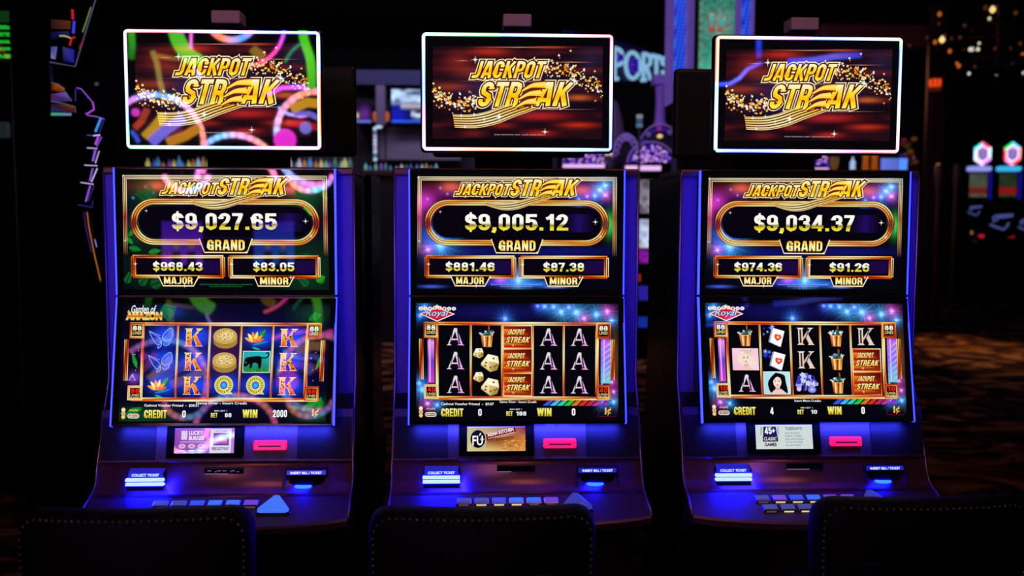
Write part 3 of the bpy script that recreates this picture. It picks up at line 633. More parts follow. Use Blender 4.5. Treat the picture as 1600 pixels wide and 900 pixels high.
        P = smooth([(cx-8, cy-2), (cx-6, cy-11), (cx+1, cy-13), (cx+8, cy-9), (cx+8, cy-3), (cx+5, cy-8), (cx-1, cy-10), (cx-8, cy-2)], 30); A.poly(P[:-1], hair, L+.9)
        for x in (-2.8, 2.8): A.ell(cx+x, cy-3, 1.5, .8, (50, 36, 40), L+1, 8); A.line((cx+x-1.8, cy-5), (cx+x+1.8, cy-5.3), .5, (120, 80, 70) if bl else (20, 14, 16), L+1)
        A.ell(cx+.2, cy+3, 2, .9, (214, 60, 70), L+1, 10); A.line((cx+.3, cy-2), (cx+.6, cy+.8), .5, (210, 160, 150), L+1)
        if bl:
            for k in range(5): t = smooth([(cx-8+k*3.5, cy-14+k), (cx-3+k*3, cy-15), (cx+k*2.6, cy-9+k)], 10); A.band(t, [-.3, .3], [(190, 140, 130)]*2, L+1, False)

def art_lower(cfg):
    A = Art(HL); jun = cfg['jungle']; rs = random.Random(11)
    xs = [686.6, 736.3, 785.4, 833.3, 882, 931]; CX = [712, 761, 809.5, 858, 906.5]; CY = [526.5, 564, 601.5]
    def fn(X, Y):
        C = np.zeros(X.shape+(3,))+lin((5, 4, 12))
        if jun:
            glow(C, X, Y, 720, 490, 40, 14, (8, 30, 30)); glow(C, X, Y, 940, 490, 26, 14, (10, 50, 24)); glow(C, X, Y, 680, 650, 40, 12, (8, 60, 20)); glow(C, X, Y, 950, 640, 26, 16, (10, 70, 24)); glow(C, X, Y, 725, 486, 16, 8, (20, 30, 140))
            for i, cx in enumerate(CX):
                for j, cy in enumerate(CY):
                    if cfg['reels'][i][j] in ('KJ', 'Q', 'fly', 'lotus'): glow(C, X, Y, cx+4, cy-1, 19, 14, (26, 70, 245), 1.2)
                    if cfg['reels'][i][j] == 'coin': glow(C, X, Y, cx, cy, 22, 17, (80, 20, 12))
            glow(C, X, Y, 809, 560, 130, 70, (12, 8, 70))
            glow(C, X, Y, 672, 590, 8, 8, (120, 60, 170))
        else:
            glow(C, X, Y, 780, 488, 90, 12, (12, 12, 84))
            for x, y, r, c in ((852, 478.5, 13, (60, 140, 255)), (866, 479, 13, (70, 150, 255)), (878, 487, 16, (90, 180, 255)), (902, 488, 22, (70, 170, 255)), (933, 491, 18, (60, 170, 255)), (950, 486, 14, (230, 70, 220)), (914, 497, 12, (230, 60, 210)), (957, 500, 13, (60, 160, 255)), (841, 478, 9, (70, 90, 255)), (890, 480, 10, (90, 110, 255)), (790, 498, 14, (60, 130, 255)),
                               (664, 481, 14, (60, 150, 255)), (657, 494, 12, (40, 120, 255)), (660, 610, 20, (60, 160, 255)), (668, 632, 12, (210, 70, 220)), (683, 634, 12, (60, 160, 255)), (655, 600, 12, (60, 120, 255)), (944, 630, 12, (60, 150, 255)), (960, 628, 12, (70, 170, 255)), (957, 597, 10, (220, 60, 210)), (960, 612, 10, (200, 60, 210))): burst(C, X, Y, x, y, r, c, 7, x*1.3)
            glow(C, X, Y, 674, 520, 8, 14, (40, 14, 60)); glow(C, X, Y, 962, 560, 7, 40, (90, 60, 30))
        return C
    A.raster(642, 465, 976, 660, 60, lambda X, Y: np.zeros(X.shape+(3,))+lin((4, 4, 6)), -1)
    A.raster(650.5, 474, 967.5, 657.5, 1.3, fn, 0)
    # reels
    for i in range(5):
        if not jun: A.poly([(xs[i], 508), (xs[i+1], 508), (xs[i+1], 620), (xs[i], 620)], (6, 5, 12), 1)
    goldframe(A, rectpts(683, 506, 934, 622.5, 12), 5, 3, True, .5, 2)
    A.band([(664, 504.6), (700, 504.3), (760, 504.2), (830, 504), (900, 504), (953, 504)], [-1, 1], [goldcols(np.array([(664, 504), (700, 504), (760, 504), (830, 504), (900, 504), (953, 504)]), 1)]*2, 3.1, False)
    A.band([(668, 624.6), (700, 624.7), (760, 624.8), (830, 624.8), (900, 624.7), (953, 624)], [-1.4, 1.4], [goldcols(np.array([(664, 504), (700, 504), (760, 504), (830, 504), (900, 504), (953, 504)]), 3)]*2, 3.1, False)
    for x in xs[1:-1]: goldframe(A, [(x, 508+k*11.2) for k in range(11)], 3.6, 3.2, False, x, 2)
    for i in range(5):
        for j in range(3):
            n = cfg['reels'][i][j]
            if n == 'streak': rectframe(A, xs[i]+1.5, CY[j]-18.7, xs[i+1]-1.5, CY[j]+18.7, 2.2, 3.4, j, 1)
            sym(A, n, CX[i], CY[j], rs)
    # side pillars with line counters and meters
    for sg, xa, xb in ((0, 664, 684), (1, 934.5, 954)):
        for y0, y1, t1, c1, t2 in ((505.5, 527, '88', (250, 246, 226), ('LINES',)), (603, 623, cfg['lines'], (230, 30, 24), ('LINES', 'PLAYED'))):
            A.poly([(xa, y0), (xb, y0), (xb, y1), (xa, y1)], (30, 10, 6), 3); rectframe(A, xa-1.5, y0-1.5, xb+1.5, y1+1.5, 4, 3.3, sg+y0, 2)
            m = (xa+xb)/2
            A.text(t1, m-6.5, y0+3.2, m+6.5, y0+10.5, c1, 4, 0, 0, 1., (), 0, True)
            for k, t in enumerate(t2): A.text(t, m-6.5, y0+11.8+k*4.2, m+6.5, y0+(16.8 if len(t2) == 1 else 15+k*4.2), (240, 220, 140), 4, .01)
        xo = xa-8 if sg == 0 else xb+2
        for k in range(3): P = [(xo+k*2.6, 530+q*8) for q in range(9)]; c = goldcols(np.array(P), k+sg); A.band(P, [-.8, .8], [c, c*.7], 2.5, False)
        P = [((xb-1 if sg == 0 else xa+1), 530+q*8) for q in range(10)]; goldframe(A, P, 4, 2.8, False, sg*2., 2)
        if not jun:
            xm0, xm1 = (668.5, 679) if sg == 0 else (940, 955)
            cs = [(60, 10, 40), (90, 20, 60), (240, 150, 230), (220, 60, 190)] if sg == 0 else [(150, 60, 190), (190, 110, 230), (120, 120, 250), (60, 230, 200)]
            ys = [529, 535, 565, 599]; cols = [cs[0], cs[2], (110, 60, 200), cs[3]] if sg == 0 else cs
            for k in range(3): A.quad4([(xm0, ys[k]), (xm1, ys[k]), (xm1, ys[k+1]), (xm0, ys[k+1])], [cols[k], cols[k], cols[k+1], cols[k+1]], 2.6)
            A.band([(xm0+(xm1-xm0)*.35, 530), (xm0+(xm1-xm0)*.35, 565), (xm0+(xm1-xm0)*.35, 598)], [-1, 1], [(255, 190, 240), (200, 170, 255)], 2.8, False)
            if sg:
                for k in range(7): y = 540+k*9; A.quad4([(xm0, y+6), (xm1, y-6), (xm1, y-3), (xm0, y+9)], [(170, 120, 255), (240, 150, 240), (190, 200, 255), (90, 140, 255)], 2.7)
        else:
            for k in range(6): A.star((674 if sg == 0 else 946)+rs.uniform(-5, 5), 535+rs.random()*60, 1.1, (200, 230, 255), 2.6, 4, .3)
            leaf(A, 950 if sg else 676, 575, 26, 4, -1.2 if sg else -1.9, (30, 140, 40), 2.2)
    if jun:
        for x, y, l, w, a, c in ((935, 500, 22, 8, -.5, (20, 110, 40)), (945, 500, 14, 6, -1.6, (30, 150, 50)), (660, 650, 30, 8, -.5, (20, 120, 40)), (930, 640, 34, 8, -.5, (26, 140, 40)), (955, 640, 22, 9, -1.4, (26, 130, 40)), (665, 640, 20, 5, 0, (30, 140, 40)), (910, 634, 22, 4, .1, (20, 110, 30))): leaf(A, x, y, l, w, a, c, 1)
        for a in (-.2, .2, .6): frond(A, 708, 480, a+.3, 22, (24, 120, 60), 1)
        A.text('Garden of', 664, 477, 702, 489, (250, 250, 250), 4, .012, .25, 1, ((.04, (40, 40, 60), 3.8),))
        A.text('AMAZON', 656.5, 487.5, 711, 499.5, GOLD, 4, .05, 0, 1., ((.05, (250, 220, 120), 3.6), (.03, (50, 16, 6), 3.8)))
        for k in range(6): A.star(660+k*8.5, 487+(k % 2)*11, 3, (250, 190, 60), 3.5, 3, .4, k)
        A.star(669, 590, 7, (190, 150, 240), 3, 3, .5, 0); A.star(669, 592, 5, (110, 70, 190), 3.1, 5, .5, 1)
    else:
        A.poly([(656, 491), (683.5, 480), (711.5, 491), (683.5, 503)], (255, 244, 230), 3.5); A.poly([(659, 491), (683.5, 481.4), (708, 491), (683.5, 501.5)], (214, 30, 30), 3.7)
        A.text('Royal', 665, 484.5, 702, 497, (200, 240, 255), 4.2, .0, .35, 1., ((.05, (30, 60, 150), 4),))
        for k, ch in enumerate('GAMBLING'): x = 658+k*7.4; A.ell(x, 482.6-(1.2 if k in (3, 4) else 0), 3.4, 2.9, (255, 250, 240), 4.3, 14); A.text(ch, x-1.4, 481-(1.2 if k in (3, 4) else 0), x+1.4, 484.4-(1.2 if k in (3, 4) else 0), (200, 40, 40), 4.5, .03)
        A.star(683.5, 479, 3.5, (255, 240, 200), 4.1, 6, .4)
        for k in range(9):
            x = 849+k*11; c = [(60, 90, 230), (70, 190, 250), (50, 210, 190), (40, 210, 60), (220, 120, 40), (220, 50, 30), (200, 40, 90), (190, 60, 170), (150, 50, 200)][k]
            A.quad4([(x, 634.5), (x+9, 626), (x+17, 626), (x+9, 634.5)], [c, tuple(int(v*.6) for v in c), c, tuple(int(v*.9) for v in c)], 1.5)
    if cfg['msg1']: A.text(cfg['msg1'], 689, 630.3, 772, 634.8, (250, 250, 250), 4, .015)
    A.text(cfg['msg2'], *(cfg['m2']), (250, 250, 250), 4, .015)
    YW = [(0, (250, 250, 160)), (.5, (240, 230, 90)), (1, (200, 180, 40))]
    A.text('CREDIT', 689, 639.6, 724, 652.2, YW, 4, .0, 0, 1., ((.07, (70, 60, 10), 3.8),), 0, True); A.text(cfg['credit'], 747.6, 640, 753, 651.6, (255, 255, 255), 4, 0, 0, 1., (), 0, True)
    A.text('MIN BET 1', 797, 639.4, 816, 641.6, (230, 230, 230), 4, .01); A.text('BET', 791.6, 643.6, 801.6, 651, YW, 4, 0, 0, 1., (), 0, True); A.text(cfg['bet'], 823-6*len(cfg['bet'])+2, 643.8, 823, 650.4, (240, 240, 240), 4, 0, 0, 1., (), 0, True)
    A.text('WIN', 840, 638.4, 862.5, 651, YW, 4, .0, 0, 1., ((.07, (70, 60, 10), 3.8),), 0, True); w = len(cfg['win']); A.text(cfg['win'], 897.3-w*2.8 if w == 1 else 886, 638.6, 900 if w == 1 else 908, 650.6, (255, 255, 255), 4, 0, 0, 1., (), 0, True)
    A.text('1', 946.4, 637.5, 948.9, 647.8, [(0, (255, 230, 110)), (.6, (250, 150, 30)), (1, (255, 210, 90))], 4, .03); A.text('¢', 950.2, 637.2, 956.3, 649.4, [(0, (255, 230, 110)), (.6, (250, 150, 30)), (1, (255, 210, 90))], 4, .012)
    A.band(rectpts(936, 634.5, 963, 651, 3), [-.5, .5], [(90, 14, 30)]*2, 3)
    for k in range(3): A.ell(657.5, 639.5+k*5.6, 3.2, 3.4, [(240, 210, 120), (250, 220, 150), (220, 150, 80)][k], 4+.1*k, 12, [(255, 246, 210), (150, 60, 170), (255, 236, 150)][k])
    A.text('multi', 666, 638, 680, 641.6, (240, 190, 90), 4, .015, .2); A.poly(stadium(664, 645.6, 682, 652.6, 8), (250, 246, 226), 4); A.poly(stadium(665, 646.6, 681, 651.6, 8), (150, 60, 40) if jun else (120, 50, 60), 4.1); A.text('GAME RULES', 666, 647.6, 680, 650.6, (255, 250, 230), 4.4, .01)
    return A

def info_art(k):
    """the small advert screen under the reels; coordinates 0..100 x 0..42"""
    A = Art(homog([(0, 0), (100, 0), (0, 42), (100, 42)], [(0, .0716), (.172, .0716), (0, 0), (.172, 0)]))
    if k == 0:
        A.quad4([(0, 0), (100, 0), (100, 42), (0, 42)], [(150, 80, 190), (170, 110, 220), (190, 130, 220), (120, 50, 160)], 0)
        A.text('LUCKY', 24, 4, 47, 11, (250, 240, 255), 1, .03); A.text("BURGER", 24, 13, 50, 20, (250, 240, 255), 1, .03)
        A.poly([(11, 4), (21, 4), (21, 19), (11, 19)], (226, 200, 240), 1)
        A.line((9, 23), (52, 23), .6, (250, 236, 255), 1)
        for x in (8, 24, 40): A.ell(x+5, 30, 6, 4, (236, 190, 236), 1, 14, (200, 110, 180)); A.line((x, 37.5), (x+10, 37.5), 1.4, (250, 240, 255), 1)
        A.poly([(60, 1), (95, 1), (95, 42), (59, 42)], (226, 214, 240), 1); A.poly([(65, 8), (91, 8), (91, 29), (65, 29)], (120, 50, 150), 1.3); A.poly([(67, 11), (89, 11), (89, 26), (67, 26)], (170, 110, 200), 1.5)
        A.poly(smooth([(70, 22), (71, 18), (76, 15), (84, 15), (87, 19), (87, 22)], 14), (250, 170, 150), 1.8); A.text('GIFT CARD', 68, 3.5, 88, 6, (110, 70, 150), 1.6); A.text('FREE SLOT PLAY', 63, 32, 91, 37, (60, 40, 90), 1.6, .03)
    elif k == 1:
        A.quad4([(0, 0), (100, 0), (100, 42), (0, 42)], [(200, 190, 140), (140, 16, 26), (200, 130, 60), (216, 206, 150)], 0)
        A.quad4([(34, 22), (100, 12), (100, 42), (30, 42)], [(120, 60, 20), (190, 110, 40), (226, 150, 70), (226, 200, 130)], .4)
        rs = random.Random(2)
        for q in range(70): x = rs.uniform(60, 98); y = rs.uniform(24, 41); A.line((x, y), (x+rs.uniform(-5, 5), y+rs.uniform(-2, 2)), .7, rs.choice([(250, 200, 120), (150, 80, 30), (240, 170, 80)]), .8)
        A.poly([(30, 14), (82, 0), (84, 9), (32, 24)], (120, 12, 18), 1); A.text('ASIAN KITCHEN', 34, 6.5, 80, 12.5, (255, 250, 240), 1.4, .03, 0, 1., (), -.23); A.line((36, 20.5), (82, 9.5), 1, (240, 200, 190), 1.4)
        for q in range(2): A.line((50, 24-q*2), (80, 20-q*3), .9, (40, 14, 10), 1.2)
        A.ell(18.5, 21, 14.5, 17, (12, 10, 10), 1.5, 30); A.band([(18.5+13.6*math.cos(t), 21+16*math.sin(t)) for t in np.linspace(0, 6.28, 30)[:-1]], [-.5, .5], [(236, 226, 200)]*2, 1.7)
        A.text('FÚ', 9, 11, 27, 32, (250, 250, 246), 2, .02); A.text('ASIAN', 22, 20, 29, 23, (250, 250, 246), 2.2)
    else:
        A.poly([(0, 0), (100, 0), (100, 42), (0, 42)], (206, 218, 214), 0)
        A.poly([(14, 3), (36, 3), (38, 20), (13, 20)], (24, 24, 90), 1); A.text('45+', 16, 4, 34, 16, (255, 255, 255), 1.5, 0, 0, 1., (), 0, True)
        for q in range(5): A.line((12-q*.4, 6+q*3), (9, 3+q*3), .8, (30, 30, 80), 1); A.line((38, 6+q*3), (41, 3+q*3), .8, (30, 30, 80), 1)
        A.poly([(12, 20), (39, 20), (39, 29), (12, 29)], (30, 26, 40), 1.2); A.text('CLASSIC', 14, 21, 37, 27, (236, 230, 230), 1.5, .02, .2); A.text('GAMES', 15, 31, 36, 37, (30, 26, 60), 1.5, .04)
        A.text('TUESDAYS', 52, 4, 82, 9, (60, 70, 76), 1.5, .02)
        for q, (s_, w) in enumerate((('10X POINTS', 26), ('EVERY WEEK', 30), ('EARN AND REDEEM', 32), ('AT ANY MACHINE', 30), ('ALL DAY LONG', 26))): A.text(s_, 52, 13+q*5.2, 52+w, 16+q*5.2, (90, 100, 106), 1.5)
    return A

def flat_text(name, s_, w, h, m, parent, O, ux, uy, off=.02):
    V, Fc = glyphs(s_, off); lo, hi = V.min(0), V.max(0); q = (V-lo)/(hi-lo)
    O, ux, uy = Vector(O), Vector(ux), Vector(uy); n = ux.cross(uy)
    vs = [O+ux*(a-.5)*w+uy*(b-.5)*h for a, b in q]
    vs2 = [v-n*.0006 for v in vs]; N = len(vs)
    return mesh(name, vs, Fc, m, parent)

M_disp = screenmat('screen_picture'); M_disp2 = screenmat('reel_picture', 1., .02, .12); M_tdisp = screenmat('topper_picture')
M_frame = screenmat('topper_light', 1.7, .3)
M_btn = {k: emi('button_'+k, c, 1.) for k, c in dict(dim=(.05, .06, .26), blue=(.03, .07, .7), bright=(.04, .15, .9), violet=(.16, .05, .55)).items()}
M_bring = mat('button_chrome', (170, 160, 190), .18, 1.); M_bfront = emi('button_front', (.75, .62, .28), 1.); M_bfdim = emi('button_front_dim', (.10, .05, .05), 1.)
M_play = emi('play_button_lit', (.05, .17, .95), 1.); M_playdim = emi('play_button_dim', (.03, .04, .34), 1.)
TOPART = art_topper()

CUR = [(-.047, -.4786), (-.052, -.497), (-.058, -.517), (-.065, -.533), (-.074, -.545), (-.086, -.554), (-.10, -.561)]
def deckz(y): return -.561-(-.10-y)*.40          # the sloping button deck
def slot_machine(k, X, cfg):
    R = thing('slot_machine', cfg['label'], 'slot machine', (X, 0, 0), 0, None)
    z = lambda v: v+Z0
    # cabinet: black sides, mauve front wings
    bm = bmesh.new()
    prof = [(.055, z(.375)), (.055, z(-.30)), (-.01, z(-.34)), (-.03, z(-.4786)), (-.05, z(-.58)), (-.03, z(-.70)), (.05, z(-.78)), (.05, .0), (.37, 0), (.37, z(.375))]
    fs = addprism(bm, prof, -.364, .364); bmesh.ops.recalc_face_normals(bm, faces=bm.faces)
    for f in bm.faces: f.material_index = 1 if (abs(f.normal.x) < .5 and f.calc_center_median().y < .056 and f.calc_center_median().z > z(-.3)) else 0
    frombm('cabinet', bm, [M_black, M_wing], R)
    box('cabinet_top', (-.368, .045, z(.355)), (.368, .37, z(.379)), mat('top_warm_lit', (120, 84, 60), .4, .6), R, .006)  # warm overhead light on the lip is put into this brown colour
    # lower console panel, curved lip and deck
    panel = [(-.012, -.335), (-.047, -.4786)]
    bm = bmesh.new(); addprism(bm, [(a, z(b)) for a, b in panel]+[(-.02, z(-.4786)), (.0, z(-.335))], -.366, .366); frombm('lower_panel', bm, M_panel, R)
    def pp(t): a = t/.1477; return (-.047+.035*a, z(-.4786+.1436*a))         # point on the panel, t metres above its lower edge
    pn = Vector((0, -.9716, -.237)); pu = Vector((0, .237, .9716))
    for s_ in (-1, 1):
        x0, x1 = (-.362, -.205) if s_ < 0 else (.205, .362)
        bm = bmesh.new(); y0, z0 = pp(.004); y1, z1 = pp(.125)
        addprism(bm, [(y0-.003, z0), (y1-.003, z1), (y1+.01, z1), (y0+.01, z0)], x0, x1); frombm('side_panel', bm, mat('dark_panel', (26, 18, 36), .6, .0, .25), R)
    bm = bmesh.new()
    prof = [(a, z(b)) for a, b in CUR]+[(-.115, z(deckz(-.115)))]
    low = [(a+.02, b-.012) for a, b in prof[::-1]]
    addprism(bm, prof+low, -.366, .366); o = frombm('curved_lip', bm, M_metal, R, False)
    for p in o.data.polygons: p.use_smooth = abs(p.normal.x) < .5
    # deck with bowed front edge
    bm = bmesh.new(); nx = 24; rows = []
    for i in range(nx+1):
        x = -.372+.744*i/nx; yf = -.203-.034*max(0, 1-(x/.372)**2)**.8
        e = abs(x)/.372; xw = x*(1+.0*e)
        pts = [(-.10, deckz(-.10)), (yf*.5-.05, deckz(yf*.5-.05)), (yf, deckz(yf)), (yf-.006, deckz(yf)-.006), (yf-.006, deckz(yf)-.022), (yf+.01, deckz(yf)-.034), (yf*.3, deckz(yf)-.09)]
        rows.append([bm.verts.new((xw, a, z(b))) for a, b in pts])
    for A_, B_ in zip(rows, rows[1:]):
        for j in range(6): f = bm.faces.new((A_[j], A_[j+1], B_[j+1], B_[j])); f.material_index = 0 if j < 4 else 1
    bm.faces.new(rows[0]); bm.faces.new(rows[-1][::-1])
    frombm('button_deck', bm, [mat('deck_metal', (84, 50, 84), .4, .5), M_black], R)
    # bright metal trims that run down both edges
    for s_ in (-1, 1):
        path = [(s_*.366, .05, z(.37)), (s_*.366, .05, z(-.25)), (s_*.367, -.0, z(-.36)), (s_*.368, -.047, z(-.4786))]+[(s_*.369, a, z(b)) for a, b in CUR[1:]]+[(s_*.371, -.15, z(deckz(-.15))), (s_*.373, -.205, z(deckz(-.205)))]
        tube('edge_trim', path, .004, M_trim, R, 8)
    box('panel_seam', (-.366, -.053, z(-.481)), (.366, -.04, z(-.4755)), M_trim, R, .001)
    # screens
    U = prism('upper_screen', [(0, z(0.001)), (.0045, z(.3727)), (.056, z(.3727)), (.056, z(.001))], -.316, .316, M_bezel, R)
    A = art_upper(cfg); A.build('display', (-WS/2, 0, z(0)), (1, 0, 0), (0, .0045/.3727, 1), (0, -1, .012), M_disp, U)
    Lw = prism('lower_screen', [(0, z(-.001)), (-.0777, z(-.3676)), (-.045, z(-.374)), (-.005, z(-.345)), (.056, z(-.28)), (.056, z(-.001))], -.316, .316, M_bezel, R)
    A = art_lower(cfg); A.build('display', (-WS/2, -.0777, z(-.3676)), (1, 0, 0), (0, .0777/LL, .3676/LL), (0, -.3676/LL, .0777/LL), M_disp2, Lw)
    box('screen_seam', (-.316, -.004, z(-.0025)), (.316, .003, z(.0025)), mat('seam_bronze', (110, 84, 70), .3, .8), R)
    for s_ in (-1, 1):
        a, b = sorted((s_*.3155, s_*.3195))
        prism('edge_light', [(-.001, z(.004)), (.0035, z(.3727)), (.016, z(.3727)), (.012, z(.004))], a, b, M_edge, U)
        prism('edge_light', [(-.001, z(-.004)), (-.0785, z(-.3676)), (-.066, z(-.372)), (.012, z(-.004))], a, b, M_edge, Lw)
    prism('under_light', [(-.040, z(-.371)), (-.022, z(-.359)), (-.022, z(-.363)), (-.040, z(-.374))], -.30, .30, M_under, Lw)
    ug = area('under_glow', (0, -.055, z(-.377)), (0, -.022, z(-.418)), .60, .010, 1.5, (.04, .06, 1), R); ug.data.spread = math.radians(95)
    # topper
    T = thing('topper', '', '', (0, 0, 0)); del T['label']; del T['category']
    bpy.data.objects.remove(T)
    bm = bmesh.new(); addbox(bm, (-TW/2-.006, .004, z(.4281-.006)), (TW/2+.006, .045, z(.7662+.006)), .012); T = frombm('topper', bm, M_bezel, R)
    TOPART_build = TOPART.build('display', (-TW/2, .0035, z(.4281)), (1, 0, 0), (0, 0, 1), (0, -1, 0), M_tdisp, T)
    light_frame(T, z, k)
    box('topper_mount', (-.125, .27, z(.377)), (.125, .345, z(.475)), mat('mount_black', (3, 3, 3), .8, 0, .1), R, .006); box('mount_arm', (-.03, .06, z(.42)), (.03, .30, z(.45)), MATS['mount_black'], R, .004)
    tube('topper_pole', [(0, .075, z(.379)), (0, .075, z(.80))], .020, mat('pole_dark', (26, 22, 28), .5, .5), R, 14)
    box('pole_cap', (-.042, .045, z(.795)), (.042, .12, z(.832)), M_cap, R, .004)
    # small advert screen, speaker mesh, pink card slot on the panel
    y0, z0 = pp(.012); ctr = Matrix(((1, 0, 0, 0), (0, pn.y*-1, pu.y, y0), (0, pn.z*-1, pu.z, z0), (0, 0, 0, 1)))
    B = box('advert_screen', (-.172, -.012, 0), (.050, .006, .100), mat('bezel_matte', (3, 3, 3), .85, 0, .04), R, .004, ctr)
    info_art(k).build('display', (-.148, y0+pn.y*.012+pu.y*.016, z0+pn.z*.012+pu.z*.016), (1, 0, 0), tuple(pu), tuple(pn), M_disp, B)
    for gx in (.098, .138):
        bm = bmesh.new()
        for i in range(11):
            for j in range(5):
                c = ctr @ Vector((gx-.014+i*.0028, -.0022, .081+j*.0028+(i % 2)*.0014))
                rr = bmesh.ops.create_circle(bm, cap_ends=True, segments=6, radius=.0010)['verts']
                bmesh.ops.transform(bm, matrix=Matrix.Translation(c) @ ctr.to_3x3().to_4x4() @ Matrix.Rotation(PI/2, 4, 'X'), verts=rr)
        o = frombm('speaker_mesh', bm, M_black, R); o['kind'] = 'stuff'
    bm = bmesh.new(); addbox(bm, (.078, -.010, .020), (.176, .004, .047), .005, ctr)
    sl = frombm('card_slot', bm, M_pink, R); sl['label'] = 'glowing pink card slot'
    box('slot_opening', (.094, -.0108, .0315), (.160, -.0095, .0355), mat('slot_dark', (120, 8, 50), .5), sl, 0, ctr)
    # ticket printer: lit label, two light bars, black chin
    P = prism('ticket_printer', [(-.05, z(-.500)), (-.074, z(-.508)), (-.080, z(-.552)), (-.060, z(-.556))], -.276, -.170, M_blackm, R, 0, .002)
    prism('printer_label', [(-.0505, z(-.497)), (-.0745, z(-.505)), (-.0755, z(-.5175)), (-.06, z(-.5175))], -.272, -.174, M_ledlab, P)
    flat_text('label_text', 'COLLECT TICKET', .078, .0075, M_ledtxt, P, (-.223, -.0762, z(-.5115)), (1, 0, 0), (0, .09, .995))
    for q in range(2):
        prism('light_bar', [(-.076, z(-.5195-q*.0125)), (-.087, z(-.521-q*.0125)), (-.088, z(-.5275-q*.0125)), (-.07, z(-.5285-q*.0125))], -.277, -.169, M_ledw, P, 0, .001)
    prism('printer_chin', [(-.06, z(-.5425)), (-.085, z(-.5425)), (-.086, z(-.5535)), (-.06, z(-.5535))], -.274, -.172, MATS.get('chin_black') or mat('chin_black', (3, 3, 4), .6, 0, .2), P)
    # bill acceptor: lit label over a dark mouth with a blue light inside
    Bq = prism('bill_acceptor', [(-.046, z(-.498)), (-.068, z(-.502)), (-.072, z(-.516)), (-.064, z(-.522)), (-.066, z(-.555)), (-.05, z(-.56))], .175, .297, M_blackm, R, 0, .002)
    prism('acceptor_label', [(-.05, z(-.499)), (-.0692, z(-.5035)), (-.0728, z(-.5155)), (-.06, z(-.5155))], .180, .292, M_ledlab, Bq)
    flat_text('label_text', 'INSERT BILL / TICKET', .09, .0068, M_ledtxt, Bq, (.236, -.0728, z(-.5095)), (1, 0, 0), (0, .25, .968))
    bm = bmesh.new(); addlathe(bm, [(.001, 0), (.022, 0), (.026, .003), (.022, .007), (.001, .008)], (.228, -.078, z(-.551)), 20, 1, .55); frombm('mouth_light', bm, M_ledb, Bq, True)
    bm = bmesh.new(); addlathe(bm, [(.001, 0), (.046, .002), (.05, .010), (.046, .020), (.001, .022)], (.236, -.066, z(-.545)), 24, 1, .34); frombm('mouth', bm, mat('mouth_black', (2, 2, 3), .9, 0, .05), Bq, True)
    for s_ in (-1, 1):
        x = .236+s_*.058; bm = bmesh.new(); addprism(bm, [(-.062, z(-.52)), (-.074, z(-.524)), (-.088, z(-.553)), (-.064, z(-.556))], min(x, x+s_*.006), max(x, x+s_*.006)); frombm('mouth_cheek', bm, mat('cheek_blue', (34, 34, 120), .3), Bq)
    # centre slot
    box('reader_slot', (-.060, -.064, z(-.5135)), (.052, -.05, z(-.4955)), M_black, R, .002)
    box('reader_light', (-.058, -.0648, z(-.5135)), (-.018 if k == 1 else .01, -.0636, z(-.5122)), emi('reader_led', (190, 160, 190), .6), R)
    if k == 0: flat_text('reader_text', '--  ..-- --  .-- ..', .09, .005, emi('reader_txt', (150, 110, 210), .8), R, (-.004, -.0652, z(-.505)), (1, 0, 0), (0, 0, 1))
    # buttons
    sl = math.atan(.40); rows = [(-.146, 0), (-.184, .012)]
    for ri, (by, ox) in enumerate(rows):
        for i in range(6):
            if ri == 1 and i == 5: continue
            bx = -.157+.0502*i+ox
            mtx = Matrix.Translation((bx, by, z(deckz(by)))) @ Matrix.Rotation(sl, 4, 'X')
            b = box('button', (-.0225, -.0135, -.002), (.0225, .0135, .007), M_bring, R, .003, mtx)
            kind = (('dim', 'dim', 'blue', 'bright', 'bright', 'violet') if k != 2 else ('dim', 'violet', 'blue', 'bright', 'violet', 'violet'))[i] if ri == 0 else 'dim'
            box('button_cap', (-.019, -.008, .004), (.019, .0115, .0092), M_btn[kind], b, .002, mtx)
            box('button_light', (-.014, -.0141, .0), (.014, -.0128, .0045), M_bfront if (k > 0 and i in (1, 2, 3)) else M_bfdim, b, 0, mtx)
    by = -.163; mtx = Matrix.Translation((.163, by, z(deckz(by)))) @ Matrix.Rotation(sl, 4, 'X')
    bm = bmesh.new(); N = 36; lay = []
    for sc, h in ((1.12, -.002), (1.12, .005), (1.0, .008), (.97, .014), (.75, .020), (.4, .023), (.01, .0238)):
        ring = []
        for q in range(N):
            t = 2*PI*q/N; rr = .036/max(math.cos((t-PI/2+PI/3) % (2*PI/3)-PI/3), .62)*.80
            ring.append(bm.verts.new(mtx @ Vector((rr*math.cos(t)*sc*1.05, -rr*math.sin(t)*sc*.95, h))))
        lay.append(ring)
    for li, (A_, B_) in enumerate(zip(lay, lay[1:])):
        for q in range(N): f = bm.faces.new((A_[q], A_[(q+1) % N], B_[(q+1) % N], B_[q])); f.material_index = 1 if li < 2 else 0
    bm.faces.new(lay[-1]); bm.faces.new(lay[0][::-1])
    frombm('play_button', bm, [M_play if k == 0 else M_playdim, M_bring], R, True)
    return R

